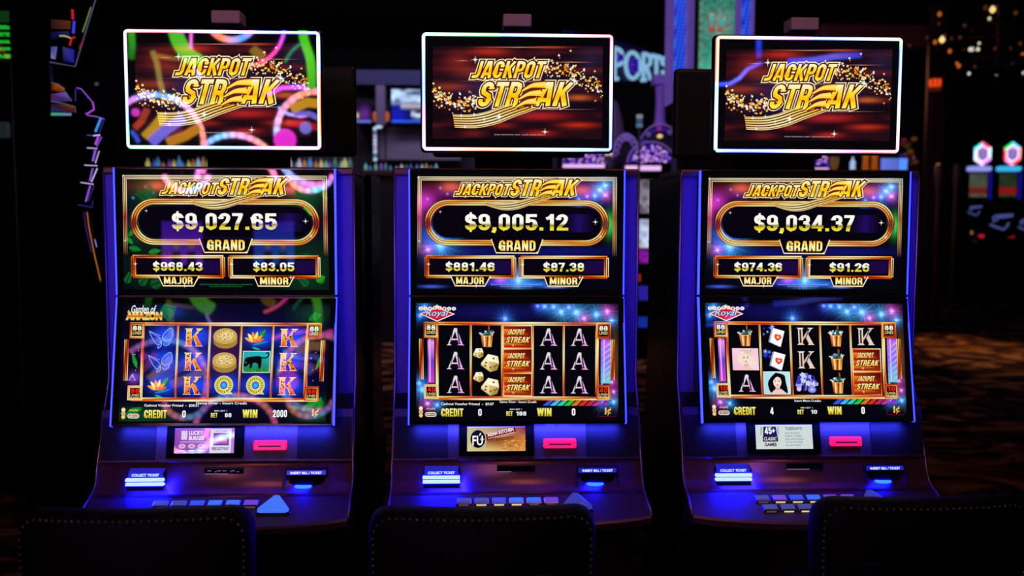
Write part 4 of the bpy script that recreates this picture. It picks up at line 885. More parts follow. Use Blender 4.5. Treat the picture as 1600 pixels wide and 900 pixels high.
def light_frame(T, z, k):
    """lit tube around the top screen, colours running along it"""
    x0, x1, y0, y1 = -TW/2, TW/2, z(.4281), z(.7662); r = .012; n = 7; path = []
    for cx, cy, a0 in ((x1-r, y1-r, 0), (x0+r, y1-r, 90), (x0+r, y0+r, 180), (x1-r, y0+r, 270)):
        path += [(cx+r*math.cos(math.radians(a0+90*i/n)), cy+r*math.sin(math.radians(a0+90*i/n)), math.cos(math.radians(a0+90*i/n)), math.sin(math.radians(a0+90*i/n))) for i in range(n+1)]
    pts = []
    for i, p in enumerate(path):
        pts.append(p); q = path[(i+1) % len(path)]; d = math.hypot(q[0]-p[0], q[1]-p[1])
        m = int(d/.012)
        for j in range(1, m): t = j/m; pts.append(tuple(p[c]+(q[c]-p[c])*t for c in range(4)))
    N = len(pts); prof = [(.001, .002), (-.0008, -.003), (-.0045, -.0055), (-.0082, -.003), (-.0100, .002)]
    V = []; C = []; s_ = 0
    import colorsys
    for i, p in enumerate(pts):
        q = pts[i-1]; s_ += math.hypot(p[0]-q[0], p[1]-q[1])
        hue = [.63, .88, .97, .62, .38, .62, .80, .05, .55][int((s_/.21+k*2.3)) % 9]
        sat = .5+.5*math.sin(s_*17+k*1.7)
        for j, (o, d) in enumerate(prof):
            V.append((p[0]+p[2]*o, .004+d, p[1]+p[3]*o))
            w = (1, .72, .20, .72, 1)[j]*(.3+.6*sat)
            C.append(lin([int(255*v) for v in colorsys.hsv_to_rgb(hue, w*.85, 1)])*(1., 1.1, 1.25, 1.1, 1.)[j])
    Fc = []; K = len(prof)
    for i in range(N):
        a, b = i*K, ((i+1) % N)*K
        for j in range(K-1): Fc.append((a+j, b+j, b+j+1, a+j+1))
    o = mesh('light_frame', V, Fc, M_frame, T, True)
    at_ = o.data.attributes.new('Col', 'FLOAT_COLOR', 'POINT'); at_.data.foreach_set('color', np.c_[np.array(C), np.ones(len(C))].astype(np.float32).ravel())

CFG = [
 dict(jungle=True, grand='$9,027.65', major='$968.43', minor='$83.05', credit='0', bet='88', win='2000', lines='88', msg1='Cashout Voucher Printed  -  $38.51', msg2='Game Over - Insert Credit', m2=(768, 626.6, 846, 630.4),
      reels=(('fly', 'fly', 'lotus'), ('KJ', 'KJ', 'KJ'), ('coin', 'coin', 'Q'), ('lotus', 'panther', 'Q'), ('KJ', 'KJ', 'KJ')),
      label='big slot machine with green jungle themed screens showing $9,027.65'),
 dict(jungle=False, grand='$9,005.12', major='$881.46', minor='$87.38', credit='0', bet='188', win='0', lines='40', msg1='Cashout Voucher Printed  -  $9.07', msg2='Game Over - Insert Credit', m2=(781, 627, 839, 630.4),
      reels=(('A', 'A', 'A'), ('bucket', 'dice', 'dice'), ('streak', 'streak', 'streak'), ('A', 'A', 'A'), ('A', 'A', 'A')),
      label='big slot machine with dice and letter A reels showing $9,005.12'),
 dict(jungle=False, grand='$9,034.37', major='$974.36', minor='$91.26', credit='4', bet='10', win='0', lines='10', msg1='', msg2='Insert More Credits', m2=(787.5, 627.6, 830, 631),
      reels=(('bucket', 'blonde', 'A'), ('cards', 'cards', 'brunette'), ('K', 'K', 'gems'), ('bucket', 'bucket', 'bucket'), ('K', 'streak', 'streak')),
      label='big slot machine with portraits of women on its reels showing $9,034.37')]
for k, X in enumerate((-.8566, -.005, .8566)): slot_machine(k, X, CFG[k])

# ---- the machines standing back to back with them
for k, (X, lab) in enumerate(((-.8366, 'black slot machine back to back with the jungle themed machine'), (-.005, 'black slot machine back to back with the middle machine'), (.8766, 'black slot machine back to back with the rightmost big machine'))):
    R = thing('slot_machine', lab, 'slot machine', (X, .70, 0))
    bm = bmesh.new(); addprism(bm, [(-.315, 0), (-.315, Z0+.372), (-.02, Z0+.372), (-.02, Z0-.3), (.03, Z0-.56), (.14, Z0-.62), (.13, Z0-.68), (.0, Z0-.78), (.0, 0)], -.362, .362); frombm('cabinet', bm, M_black, R)
    box('topper', (-TW/2, -.045, Z0+.45), (TW/2, -.004, Z0+.775), M_blackm, R, .014)
    tube('topper_pole', [(0, -.08, Z0+.365), (0, -.08, Z0+.52)], .022, MATS['pole_dark'], R, 12)
    for q, zz in enumerate((.03, -.33)): box('screen', (-.31, -.02, Z0+zz-(.0 if q == 0 else .0)), (.31, .0, Z0+zz+.335), M_bezel, R, .003)

# ================================================================== chairs in front
M_leather = mat('black_leather', (5, 5, 5), .6, 0, .12, .05, 90, .4); M_stud = mat('stud_metal', (150, 140, 130), .3, 1.); M_chrome = mat('chair_metal', (60, 58, 60), .3, 1.)
def chair(X, Y, label, rz=0):
    R = thing('casino_chair', label, 'chair', (X, Y, 0), rz, None)
    hw, zb, zt, th = .255, .72, .937, .075
    # rounded backrest, gently curved around the sitter
    def outline(hw_, z0, z1, r, n=7):
        p = []
        for cx, cz, a0 in ((hw_-r, z1-r, 0), (-hw_+r, z1-r, 90), (-hw_+r, z0+r, 180), (hw_-r, z0+r, 270)):
            p += [(cx+r*math.cos(math.radians(a0+90*i/n)), cz+r*math.sin(math.radians(a0+90*i/n))) for i in range(n+1)]
        return p
    bend = lambda x: .05*(x/hw)**2
    def crown(x): return .006*(1-(x/hw)**2)
    bm = bmesh.new(); rings = []; o0 = outline(hw, zb, zt, .05)
    for ins, y in ((.02, 0.0), (.006, .008), (0, .025), (0, .055), (.008, .07), (.03, .078)):
        o = outline(hw-ins, zb+ins, zt-ins, .05)
        # subdivide the long runs so the back can bend
        q = []
        for i, a in enumerate(o):
            b = o[(i+1) % len(o)]; q.append(a); e0 = o0[i]; e1 = o0[(i+1) % len(o0)]; m = int(math.hypot(e1[0]-e0[0], e1[1]-e0[1])/.04)
            q += [(a[0]+(b[0]-a[0])*j/(m+1), a[1]+(b[1]-a[1])*j/(m+1)) for j in range(1, m+1)]
        rings.append([bm.verts.new((x, y+bend(x), zz+(crown(x) if zz > .85 else 0))) for x, zz in q])
    N = len(rings[0])
    for A_, B_ in zip(rings, rings[1:]):
        M_ = min(len(A_), len(B_))
        for i in range(M_): bm.faces.new((A_[i], A_[(i+1) % M_], B_[(i+1) % M_], B_[i]))
    c0 = bm.verts.new((0, .0, .83)); c1 = bm.verts.new((0, .078, .83))
    for i in range(N): bm.faces.new((rings[0][(i+1) % N], rings[0][i], c0)); bm.faces.new((rings[-1][i], rings[-1][(i+1) % N], c1))
    B = frombm('backrest', bm, M_leather, R, True)
    o = outline(hw-.013, zb+.013, zt-.013, .045); per = []
    for i, a in enumerate(o):
        b = o[(i+1) % len(o)]; d = math.hypot(b[0]-a[0], b[1]-a[1]); m = max(1, int(d/.003)); per += [(a[0]+(b[0]-a[0])*j/m, a[1]+(b[1]-a[1])*j/m) for j in range(m)]
    bm = bmesh.new(); acc = 0
    for i, a in enumerate(per):
        acc += math.hypot(a[0]-per[i-1][0], a[1]-per[i-1][1])
        if acc > .0145 and abs(i) > 0:
            acc = 0
            v = bmesh.ops.create_icosphere(bm, subdivisions=1, radius=.0030)['verts']
            bmesh.ops.translate(bm, vec=(a[0], -.0005+bend(a[0]), a[1]+(crown(a[0]) if a[1] > .85 else 0)), verts=v)
    st = frombm('nailhead_trim', bm, M_stud, B, True)
    # seat, hinge brackets, pedestal and foot ring
    bm = bmesh.new(); addbox(bm, (-.19, .03, .55), (.19, .46, .63), .03, None, 3); frombm('seat', bm, M_leather, R, True)
    for s_ in (-1, 1): box('bracket', (s_*.14-.02, .02, .58), (s_*.14+.02, .045, .80), M_chrome, R, .004)
    lathe('pedestal', [(.05, .0), (.05, .45), (.07, .50), (.12, .555), (.12, .572)], M_chrome, R, (0, .24, 0), 20)
    lathe('base_plate', [(.001, 0), (.24, 0), (.24, .012), (.20, .025), (.055, .04), (.001, .04)], M_chrome, R, (0, .24, 0), 32)
    tube('foot_ring', [(.19*math.cos(t), .24+.19*math.sin(t), .27) for t in np.linspace(0, 2*PI, 33)[:-1]], .012, M_chrome, R, 8, True)
    bm = bmesh.new()
    for a in range(3): t = a*2*PI/3; addtube(bm, [(.04*math.cos(t), .24+.04*math.sin(t), .27), (.185*math.cos(t), .24+.185*math.sin(t), .27)], .008, 6)
    frombm('ring_spokes', bm, M_chrome, R, True)
    return R
chair(-.884, -.765, 'black studded casino chair in front of the jungle themed slot machine')
chair(-.114, -.78, 'black studded casino chair in front of the middle slot machine')
chair(.912, -.735, 'black studded casino chair in front of the rightmost big slot machine', .03)


# ================================================================== the room behind
def px(Y): return (Y-CAM.y)/F                        # metres per photo pixel at depth Y, roughly
M_grey = mat('grey_panel', (120, 112, 128), .7); M_pillar = mat('pillar_paint', (104, 92, 118), .7); M_wood = mat('dark_wood', (60, 36, 24), .5)
def span(x0, y0, x1, y1, Y):
    a = at(x0, y1, Y); b = at(x1, y0, Y); return a.x, a.z, b.x, b.z
def boxpx(name, x0, y0, x1, y1, Y, d, m, parent=None, bev=0.):
    """box whose front face lies at depth Y; parent must sit at the origin"""
    a, b, c, e = span(x0, y0, x1, y1, Y); return box(name, (a, Y, b), (c, Y+d, e), m, parent, bev)

# ---- the bar: back wall panels, shelf with bottles, televisions, pillar, sconces
YB = 9.0
bw = boxpx('bar_wall', 470, 122, 872, 400, YB+.35, .1, mat('bar_wall_paint', (30, 26, 40), .8)); bw['label'] = 'dark bar wall far behind the left and middle slot machines'; bw['category'] = 'wall'
f = boxpx('bar_fascia', 470, 112, 872, 131, YB+.1, .24, mat('fascia_navy', (36, 36, 84), .7)); tag(f, 'navy fascia band running above the bar televisions', 'fascia')
for n, (x0, x1, lab) in enumerate(((603, 720, 'wide grey wall panel under the large bar television'), (586, 601, 'narrow grey wall panel beside the strip of bar lights'))):
    tag(boxpx('wall_panel', x0, 199, x1, 250, YB+.2, .12, M_grey, None, .01), lab, 'panel')
a, b, c, e = span(588, 134, 602, 196, YB); p = box('bar_pillar', (a, YB-.05, b), (c, YB+.2, e), M_pillar, None, .01); tag(p, 'pale purple pillar between the two bar televisions', 'pillar')
def painted(name, x0, y0, x1, y1, Y, fn, parent, step=1.0, st=1.0, m=None):
    a, b, c, e = span(x0, y0, x1, y1, Y)
    A = Art(homog([(0, 0), (1, 0), (0, 1), (1, 1)], [(0, e-b), (c-a, e-b), (0, 0), (c-a, 0)]))
    A.raster(0, 0, 1, 1, step/max(x1-x0, y1-y0), fn); return A, (a, Y, b)
def tvfn(X, Y):
    C = np.zeros(X.shape+(3,))+lin((10, 14, 70))
    n = noise(X*9, Y*7, .8); C += (n*np.clip(1.5-abs(Y-.2)*5, 0, 1))[..., None]*lin((190, 220, 255))*1.5
    C += (np.clip(1-abs(Y-.5)*9, 0, 1)*(X > .14))[..., None]*lin((190, 180, 170)); C += (noise(X*8+3, Y*9, .7)*np.clip(1-abs(Y-.75)*6, 0, 1)*(X > .3))[..., None]*lin((220, 235, 255))*1.4
    C += np.clip(1-abs(Y-.95)*20, 0, 1)[..., None]*lin((40, 110, 250)); glow(C, X, Y, .08, .75, .16, .3, (16, 24, 170)); return C
def tv2fn(X, Y):
    C = np.zeros(X.shape+(3,))+lin((14, 8, 40)); glow(C, X, Y, .55, .55, .4, .4, (90, 40, 130)); glow(C, X, Y, .08, .62, .1, .12, (250, 230, 150)); C += np.clip(1-abs(Y-.92)*14, 0, 1)[..., None]*lin((110, 140, 255)); return C
for (x0, y0, x1, y1), fn, lab in (((612, 140, 712, 192), tvfn, 'large wall television with bright blue and white picture above the bar'), ((556, 162, 580, 192), tv2fn, 'smaller television with a dim purple picture left of the bar pillar')):
    R = thing('television', lab, 'television')
    B = boxpx('casing', x0-2, y0-2, x1+2, y1+3, YB, .06, M_bezel, R, .01)
    A, O = painted('display', x0, y0, x1, y1, YB-.002, fn, B); A.build('display', O, (1, 0, 0), (0, 0, 1), (0, -1, 0), M_disp, B)
    a, b, c, e = span(x0, y0, x1, y1, YB); box('wall_bracket', ((a+c)/2-.1, YB+.06, (b+e)/2-.1), ((a+c)/2+.1, YB+.36, (b+e)/2+.1), M_blackm, R)
M_sconce = emi('sconce_glow', (230, 110, 30), .5)
for x, lab in ((585.5, 'small orange wall light on the left of the bar pillar'), (604.5, 'small orange wall light on the right of the bar pillar')):
    R = thing('wall_sconce', lab, 'wall light'); c = at(x, 182, YB)
    lathe('shade', [(.012, -.06), (.024, -.03), (.028, .03), (.014, .065)], M_sconce, R, (c.x, c.y+.04, c.z), 12); box('bracket', (c.x-.012, c.y+.05, c.z-.05), (c.x+.012, c.y+.36, c.z+.0), M_blackm, R)
R = thing('light_strip', 'vertical strip of small white bar lights beside the grey panel', 'light strip'); c0 = at(585.5, 201, YB); c1 = at(586, 249, YB)
box('backing', (c0.x-.03, YB+.02, c1.z-.03), (c0.x+.03, YB+.2, c0.z+.03), M_blackm, R)
ML = [emi('strip_white', (200, 226, 255), .9), emi('strip_pink', (220, 180, 255), .8), emi('strip_teal', (90, 150, 190), .6)]
for i in range(9): t = i/8; c = c0.lerp(c1, t); b = lathe('bulb', [(.008, -.018), (.022, -.01), (.022, .012), (.006, .022)], ML[(i*2) % 3 if i % 4 else 0], R, (c.x, YB+.02, c.z), 10)
c = at(592, 198, YB); lathe('bulb', [(.01, -.02), (.04, -.01), (.04, .012), (.01, .022)], ML[0], R, (c.x, YB+.02, c.z), 10)
sh = boxpx('bar_shelf', 200, 266, 700, 271, YB-.25, .55, M_wood); tag(sh, 'long dark bar shelf carrying the lit bottles', 'shelf')
a, b, c, e = span(200, 271, 700, 400, YB-.2); cab = box('bar_cabinet', (a, YB-.2, 0), (c, YB+.3, sh.data.vertices[0].co.z*0+at(400, 271, YB-.25).z-.012), M_blackm); tag(cab, 'black bar cabinet under the long bottle shelf', 'cabinet')
ztop = at(400, 266, YB-.25).z
rs = random.Random(21)
BC = [(70, 130, 190), (150, 190, 220), (60, 110, 90), (180, 120, 60), (110, 170, 150), (190, 190, 210), (120, 70, 160), (200, 190, 110), (60, 80, 160)]
def bottle(x, y, z, h, c, st, lab, grp):
    R = thing('bottle', lab, 'bottle', (x, y, z), 0, grp); r = h*.16
    nm = 'bottle_glass_%d_%d_%d' % c
    m = MATS.get(nm)
    if not m:
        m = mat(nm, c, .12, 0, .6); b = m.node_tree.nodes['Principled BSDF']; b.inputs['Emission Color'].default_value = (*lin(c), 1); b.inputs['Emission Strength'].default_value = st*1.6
    lathe('glass', [(r*.9, 0), (r, h*.03), (r, h*.55), (r*.75, h*.64), (r*.36, h*.72), (r*.32, h*.9)], m, R, (0, 0, 0), 12)
    lathe('cap', [(r*.38, h*.88), (r*.38, h), (r*.2, h*1.005)], M_trim, R, (0, 0, 0), 10)
for i in range(58):
    x = 232+i*7.9+rs.uniform(-1.5, 1.5)
    if 338 < x < 446 or 548 < x < 568: continue
    c = at(x, 260, YB-.08+rs.uniform(-.1, .1)); hh = rs.uniform(13, 24) if x < 548 else rs.uniform(9, 15)
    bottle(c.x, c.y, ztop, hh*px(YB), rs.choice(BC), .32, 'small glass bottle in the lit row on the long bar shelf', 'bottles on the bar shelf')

# ---- curved sports sign and the pale column under it
R = thing('sports_sign', 'curved navy sign with glowing SPORTS letters right of the middle top screen', 'sign')
YS = 9.3
M_let = emi('letter_face', (150, 205, 245), .75); M_letp = emi('letter_core', (60, 10, 190), .55); M_navy = mat('sign_navy', (24, 22, 70), .6)
def arc(x): return YS+(x-960)*.012                     # the sign turns away to the right
cols = []
bm = bmesh.new()
for x in range(880, 1052, 8):
    Yx = arc(x); t = (x-960)/85.; y0 = 62+22*t+6*t*t; y1 = 127
    a = at(x, y0, Yx); b = at(x, y1, Yx); cols.append([bm.verts.new(v) for v in (a, b, b+Vector((0, .12, 0)), a+Vector((0, .12, 0)))])
for A_, B_ in zip(cols, cols[1:]):
    for j in range(4): bm.faces.new((A_[j], A_[(j+1) % 4], B_[(j+1) % 4], B_[j]))
bm.faces.new(cols[0]); bm.faces.new(cols[-1][::-1]); frombm('sign_board', bm, M_navy, R)
# stroke letters built as bent tubes
def stroke(name, pts, x0, x1, ya, yb, w, m, parent, d=-.05):
    P = []
    for u, v in pts:
        x = x0+(x1-x0)*u; t = (x-x0)/(x1-x0+1e-9); y = ya[0]+(ya[1]-ya[0])*t; yy = yb[0]+(yb[1]-yb[0])*t
        p = at(x, y+(yy-y)*v, arc(x)); P.append(p+Vector((0, d, 0)))
    return tube(name, P, w, m, parent, 8)
def ringpts(a0, a1, cx=.5, cy=.5, rx=.5, ry=.5, n=22): return [(cx+rx*math.cos(t), cy+ry*math.sin(t)) for t in np.linspace(a0, a1, n)]
w = .026
for ch, x0, x1, ya, yb in (('S', 930, 948, (70, 72), (124, 124)), ('P', 958, 973, (75, 79), (124, 124)), ('O', 977, 999, (81, 85), (124, 123)), ('R', 1003, 1016, (84, 86), (126, 125)), ('T', 1018, 1031, (87, 90), (118, 116)), ('S', 1033, 1044, (90, 93), (117, 115))):
    g = bpy.data.objects.new('letter', None); COL.objects.link(g); g.parent = R
    if ch == 'O': st = [ringpts(0, 2*PI)]
    elif ch == 'P': st = [[(.1, 0), (.1, 1)], [(.1, .02)]+ringpts(-PI/2, PI/2, .45, .28, .5, .26)+[(.1, .54)], [(-.2, 1), (.4, 1)]]
    elif ch == 'R': st = [[(.1, 0), (.1, 1)], [(.1, .02)]+ringpts(-PI/2, PI/2, .45, .25, .5, .23)+[(.1, .49)], [(.45, .5), (.95, 1)], [(-.1, 1), (.35, 1)]]
    elif ch == 'T': st = [[(0, .18), (0, .02), (1, .02), (1, .18)], [(.5, 0), (.5, 1)]]
    else: st = [[(.95, .22)]+ringpts(-.2, -PI-.4, .5, .26, .46, .24, 14)+ringpts(-PI/2+.6, PI/2+1., .5, .74, .46, .25, 14)+[(.05, .82)]]
    for q in st: stroke('letter_tube', q, x0, x1, ya, yb, w, M_let, g)
    if ch in 'OP': stroke('letter_core', [(.5, .25), (.5, .75)] if ch == 'O' else [(.45, .2), (.45, .4)], x0, x1, ya, yb, .085, M_letp, g, -.01)
for ch in list(R.children):
    if ch.type == 'EMPTY':                                   # letters are tubes joined under the sign itself
        for q in list(ch.children): q.parent = R
        bpy.data.objects.remove(ch)
M_lav = mat('lavender_paint', (150, 118, 200), .6)
R = thing('display_column', 'pale purple flared column standing under the glowing sports sign', 'column', at(1031, 210, 8.8).xy.to_3d())
s7 = px(8.8); zz = lambda y: at(1031, y, 8.8).z
lathe('shaft', [(.10, 0), (.10, zz(260)), (12*s7, zz(205)), (8*s7, zz(185)), (7*s7, zz(160)), (8*s7, zz(140)), (10*s7, zz(134))], M_lav, R, (0, 0, 0), 20)
box('capital', (-13*s7, -.1, zz(134)), (13*s7, .1, zz(118)), M_lav, R, .01)
# grey dome behind the middle top screen
c = at(950, 262, 9.1); R = thing('domed_hood', 'dim grey rounded hood right of the middle top screen', 'hood', (c.x, 9.1, 0)); s7 = px(9.1)
z1 = at(950, 250, 9.1).z; z2 = at(950, 148, 9.1).z
lathe('dome', [(26*s7, z1-.4), (27*s7, z1), (26*s7, z1+(z2-z1)*.35), (22*s7, z1+(z2-z1)*.6), (15*s7, z1+(z2-z1)*.85), (2*s7, z2)], mat('hood_grey', (112, 98, 112), .7), R, (0, 0, 0), 24); lathe('stem', [(.1, 0), (.1, z1-.38)], M_blackm, R, (0, 0, 0), 12)
# small tower lamp
c = at(999, 200, 7.3); R = thing('tower_lamp', 'small pale blue tower lamp above the purple jewelled domes', 'lamp', (c.x, 7.3, 0)); s7 = px(7.3)
lathe('pole', [(.015, 0), (.015, at(999, 200, 7.3).z)], M_blackm, R, (0, 0, 0), 8)
for q, (y, col) in enumerate(((196, (120, 150, 180)), (189, (60, 110, 150)), (182, (170, 180, 200)))): lathe('lens', [(4.5*s7, -2.6*s7), (5*s7, 0), (4.5*s7, 2.6*s7)], emi('lens%d' % q, col, .5), R, (0, 0, at(999, y, 7.3).z), 14)

# ---- wheel slot machines with jewelled purple domes
def jewel_dome(R, cx, yb, rx, h, Y, cut=1., pal=((190, 130, 255), (240, 200, 255), (120, 50, 250), (250, 170, 240)), st=.9):
    c = at(cx, yb, Y); k = px(Y); rs = random.Random(int(cx)); bm = bmesh.new()
    n = 20; F1 = [bm.verts.new((c.x+rx*k*math.cos(PI*i/n), Y, c.z+h*k*math.sin(PI*i/n))) for i in range(n+1)]; F2 = [bm.verts.new(v.co+Vector((0, .25, 0))) for v in F1]
    bm.faces.new(F1); bm.faces.new(F2[::-1])
    for i in range(n+1): j = (i+1) % (n+1); bm.faces.new((F1[i], F2[i], F2[j], F1[j]))
    D = frombm('jewel_dome', bm, emi('dome_violet', (50, 14, 150), .5), R)
    bms = [bmesh.new() for _ in pal]
    N = int(rx*h*.11)
    for q in range(N):
        t = rs.random()*PI; r = rs.random()**.5*.93; v = bmesh.ops.create_icosphere(bms[q % len(pal)], subdivisions=1, radius=rs.uniform(1.0, 2.0)*k)['verts']
        bmesh.ops.translate(bms[q % len(pal)], vec=(c.x+rx*k*r*math.cos(t), Y-.01, c.z+h*k*r*math.sin(t)), verts=v)
    for q, b in enumerate(bms): o = frombm('jewel', b, emi('jewel_%d_%d_%d' % pal[q], pal[q], st), D, True); o['kind'] = 'stuff'
    return D
M_lavtrim = emi('lavender_tube', (150, 110, 230), .45); M_bar = emi('pink_white_bar', (244, 190, 255), 1.)
M_vbar = emi('violet_glow', (70, 30, 190), .6)
for (cx, yb, rx, h, Y, bx0, bx1, by0, by1, lab, arc_) in ((1017, 254, 33, 28, 7.6, 978, 1033, 259, 266, 'tall slot machine with jewelled purple dome between the middle and right machines', (1031, 247, 38, 54)),
                                                (915, 256, 31, 30, 8.2, 880, 945, 257, 262, 'slot machine with jewelled purple dome just under the middle top screen', (978, 252, 22, 44))):
    R = thing('wheel_slot_machine', lab, 'slot machine'); k = px(Y)
    a = at(cx-rx-4, yb+12, Y); b = at(cx+rx+4, yb+12, Y); box('cabinet', (a.x, Y+.02, 0), (b.x, Y+.55, a.z), M_black, R, .01)
    D = jewel_dome(R, cx, yb, rx, h, Y)
    bm = bmesh.new(); c = at(cx, yb, Y); addtube(bm, [(c.x+(rx+4)*k*math.cos(t), Y-.01, c.z+(h+4)*k*math.sin(t)) for t in np.linspace(0, PI, 26)], 1.0*k, 8); frombm('dome_rim', bm, M_lavtrim, R, True)
    a0, b0, c0, e0 = span(cx-rx-4, yb, cx+rx+4, yb+12, Y); box('dome_base', (a0, Y+.0, b0), (c0, Y+.4, e0), M_black, R, .006)
    boxpx('light_bar', bx0, by0, bx1, by1, Y-.02, .05, M_bar, R, .004)
    # wheel behind the dome with hearts and ticks
    ax, ay, ar, ah = arc_; c = at(ax, ay, Y+.3); bm = bmesh.new(); addtube(bm, [(c.x+ar*k*math.cos(t), Y+.3, c.z+ah*k*math.sin(t)) for t in np.linspace(.05, PI-.05, 34)], .9*k, 8); frombm('wheel_rim', bm, M_lavtrim, R, True)
    bm = bmesh.new(); n = 24; F1 = [bm.verts.new((c.x+ar*k*.97*math.cos(PI*i/n), Y+.33, c.z+ah*k*.97*math.sin(PI*i/n))) for i in range(n+1)]; F2 = [bm.verts.new(v.co+Vector((0, .06, 0))) for v in F1]
    bm.faces.new(F1); bm.faces.new(F2[::-1])
    for i in range(n+1): j = (i+1) % (n+1); bm.faces.new((F1[i], F2[i], F2[j], F1[j]))
    frombm('wheel', bm, mat('wheel_black', (14, 10, 24), .5), R)
    for q, t in enumerate(np.linspace(.5, PI-.35, 9)):
        p = Vector((c.x+ar*k*.84*math.cos(t), Y+.3, c.z+ah*k*.86*math.sin(t)))
        if q % 2 == 0 or ar < 30:
            hp = [(0, -1), (.95, .15), (.8, .75), (.4, .85), (0, .45), (-.4, .85), (-.8, .75), (-.95, .15)]; s_ = (3.4 if ar > 30 else 5.2)*k
            bm = bmesh.new(); addtube(bm, [(p.x+x*s_, p.y-.01, p.z+y*s_) for x, y in hp], 1.0*k, 6, True); frombm('heart', bm, emi('heart_pink', (200, 50, 220), .6) if q == 4 and ar > 30 else M_lavtrim, R, True)
        else:
            bm = bmesh.new()
            for e in (-1, 0, 1): addbox(bm, (p.x+e*2.6*k-.4*k, p.y-.01, p.z-2.4*k), (p.x+e*2.6*k+.4*k, p.y+.03, p.z+2.6*k))
            frombm('tick_marks', bm, M_vbar, R)
    if rx == 33:
        c = at(1031, 213, Y+.25); lathe('bulb', [(.004, -.02), (.03, -.01), (.03, .012), (.008, .024)], emi('warm_bulb', (255, 220, 150), .9), R, tuple(c), 12)
        for (x0, y0, x1, y1, cols) in ((998, 281, 1014, 333, ((120, 110, 130), (150, 150, 160))), (998, 343, 1014, 387, ((230, 236, 255), (60, 140, 220))), (998, 389, 1014, 411, ((150, 30, 170), (90, 20, 130)))):
            A, O = painted('s', x0-18, y0, x1+20, y1, Y+.018, lambda X, Y_: (lin(cols[0])[None, None]*(.35+.65*noise(X*9, Y_*8, .9))[..., None]+lin(cols[1])*(noise(X*6+5, Y_*7, .8)**2)[..., None])*.85, R, 2.); A.build('display', O, (1, 0, 0), (0, 0, 1), (0, -1, 0), M_disp, R)
        boxpx('deck_light', 985, 448, 1030, 470, Y-.12, .12, emi('deck_blue', (50, 40, 190), .6), R, .02); boxpx('deck_lamp', 996, 428, 1001, 440, Y-.05, .06, emi('deck_red', (210, 60, 30), .6), R, .01); boxpx('base_light', 985, 496, 1022, 512, Y-.06, .08, emi('base_blue', (30, 60, 200), .5), R, .02)
        boxpx('deck', 985, 470, 1040, 474, Y-.2, .25, M_blackm, R)
for x, y, Y, lab in ((951, 241, 7.2, 'pair of warm bulbs beside the lower corner of the middle top screen'),):
    c = at(x, y, Y); R = thing('bulb_lamp', lab, 'lamp', tuple(c)); 
    for e in (-1, 1): lathe('bulb', [(.004, -.016), (.014, -.008), (.015, .008), (.006, .02)], emi('warm_bulb', (255, 220, 150), .9), R, (e*.021, 0, 0), 12); lathe('socket', [(.010, -.05), (.010, -.014)], M_blackm, R, (e*.021, 0, 0), 8)
    box('holder', (-.04, -.012, -.062), (.04, .012, -.05), M_blackm, R); lathe('post', [(.008, -c.z), (.008, -.06)], M_blackm, R, (0, 0, 0), 8)

# ---- penny sign tower
R = thing('sign_tower', 'tall lit tower with 1¢ sign between blue mesh columns', 'sign'); YP = 6.0
M_lav2 = emi('lavender_frame', (108, 78, 176), .55)
def meshblue():
    m = bpy.data.materials.new('blue_mesh'); m.use_nodes = True; nt = m.node_tree; b = nt.nodes['Principled BSDF']
    tc = nt.nodes.new('ShaderNodeTexCoord'); mp = nt.nodes.new('ShaderNodeMapping'); mp.inputs['Rotation'].default_value = (0, math.radians(35), 0); mp.inputs['Scale'].default_value = (26, 1, 26)
    ck = nt.nodes.new('ShaderNodeTexChecker'); ck.inputs['Scale'].default_value = 1.6; ck.inputs['Color1'].default_value = (.004, .012, .62, 1); ck.inputs['Color2'].default_value = (.03, .13, .85, 1)
    nt.links.new(tc.outputs['Object'], mp.inputs[0]); nt.links.new(mp.outputs[0], ck.inputs[0]); nt.links.new(ck.outputs[0], b.inputs['Emission Color']); b.inputs['Emission Strength'].default_value = .85; b.inputs['Base Color'].default_value = (.01, .01, .05, 1); return m
MB_ = meshblue()
for x0, x1, m, d in ((1047.5, 1055, M_lav2, 0), (1056, 1072.5, MB_, .01), (1074, 1087, M_lav2, -.01), (1151, 1160.5, M_lav2, -.01), (1161.5, 1173.5, MB_, .01), (1174.5, 1181, M_lav2, 0)):
    boxpx('mesh_column' if m is MB_ else 'frame_post', x0, -60, x1, 160 if x0 < 1056 else 120, YP+d, .3, m, R, .004)
boxpx('core', 1050, 120, 1179, 700, YP+.05, .25, M_blackm, R)
def teal(X, Y_):
    n = noise(X*8, Y_*30, .6)*.6+noise(X*22, Y_*60, .5)*.4; C = lin((60, 150, 130))*(.25+1.1*n[..., None]); C += (np.clip(Y_-.72, 0, 1)*2.4)[..., None]*lin((90, 190, 160))
    dots = ((X < .16) & (np.sin(Y_*90) > .3)); C[dots] = lin((120, 140, 120)); C[(X < .05)] = lin((16, 30, 30)); glow(C, X, Y_, .6, .55, .3, .12, (120, 90, 90)); return C*.8
A, O = painted('sign_face', 1088, -60, 1150, 120, YP, teal, R, 1.2)
for s_, x0, x1, y0, y1 in (('1', .32, .44, .446, .60), ('¢', .55, .78, .47, .60)): A.text(s_, x0, y0, x1, y1, [(0, (70, 190, 180)), (.6, (60, 150, 140)), (1, (170, 50, 40))], 3, .06, 0, 1, ((.05, (150, 50, 40), 2),))
A.build('sign_face', O, (1, 0, 0), (0, 0, 1), (0, -1, 0), M_disp, R)

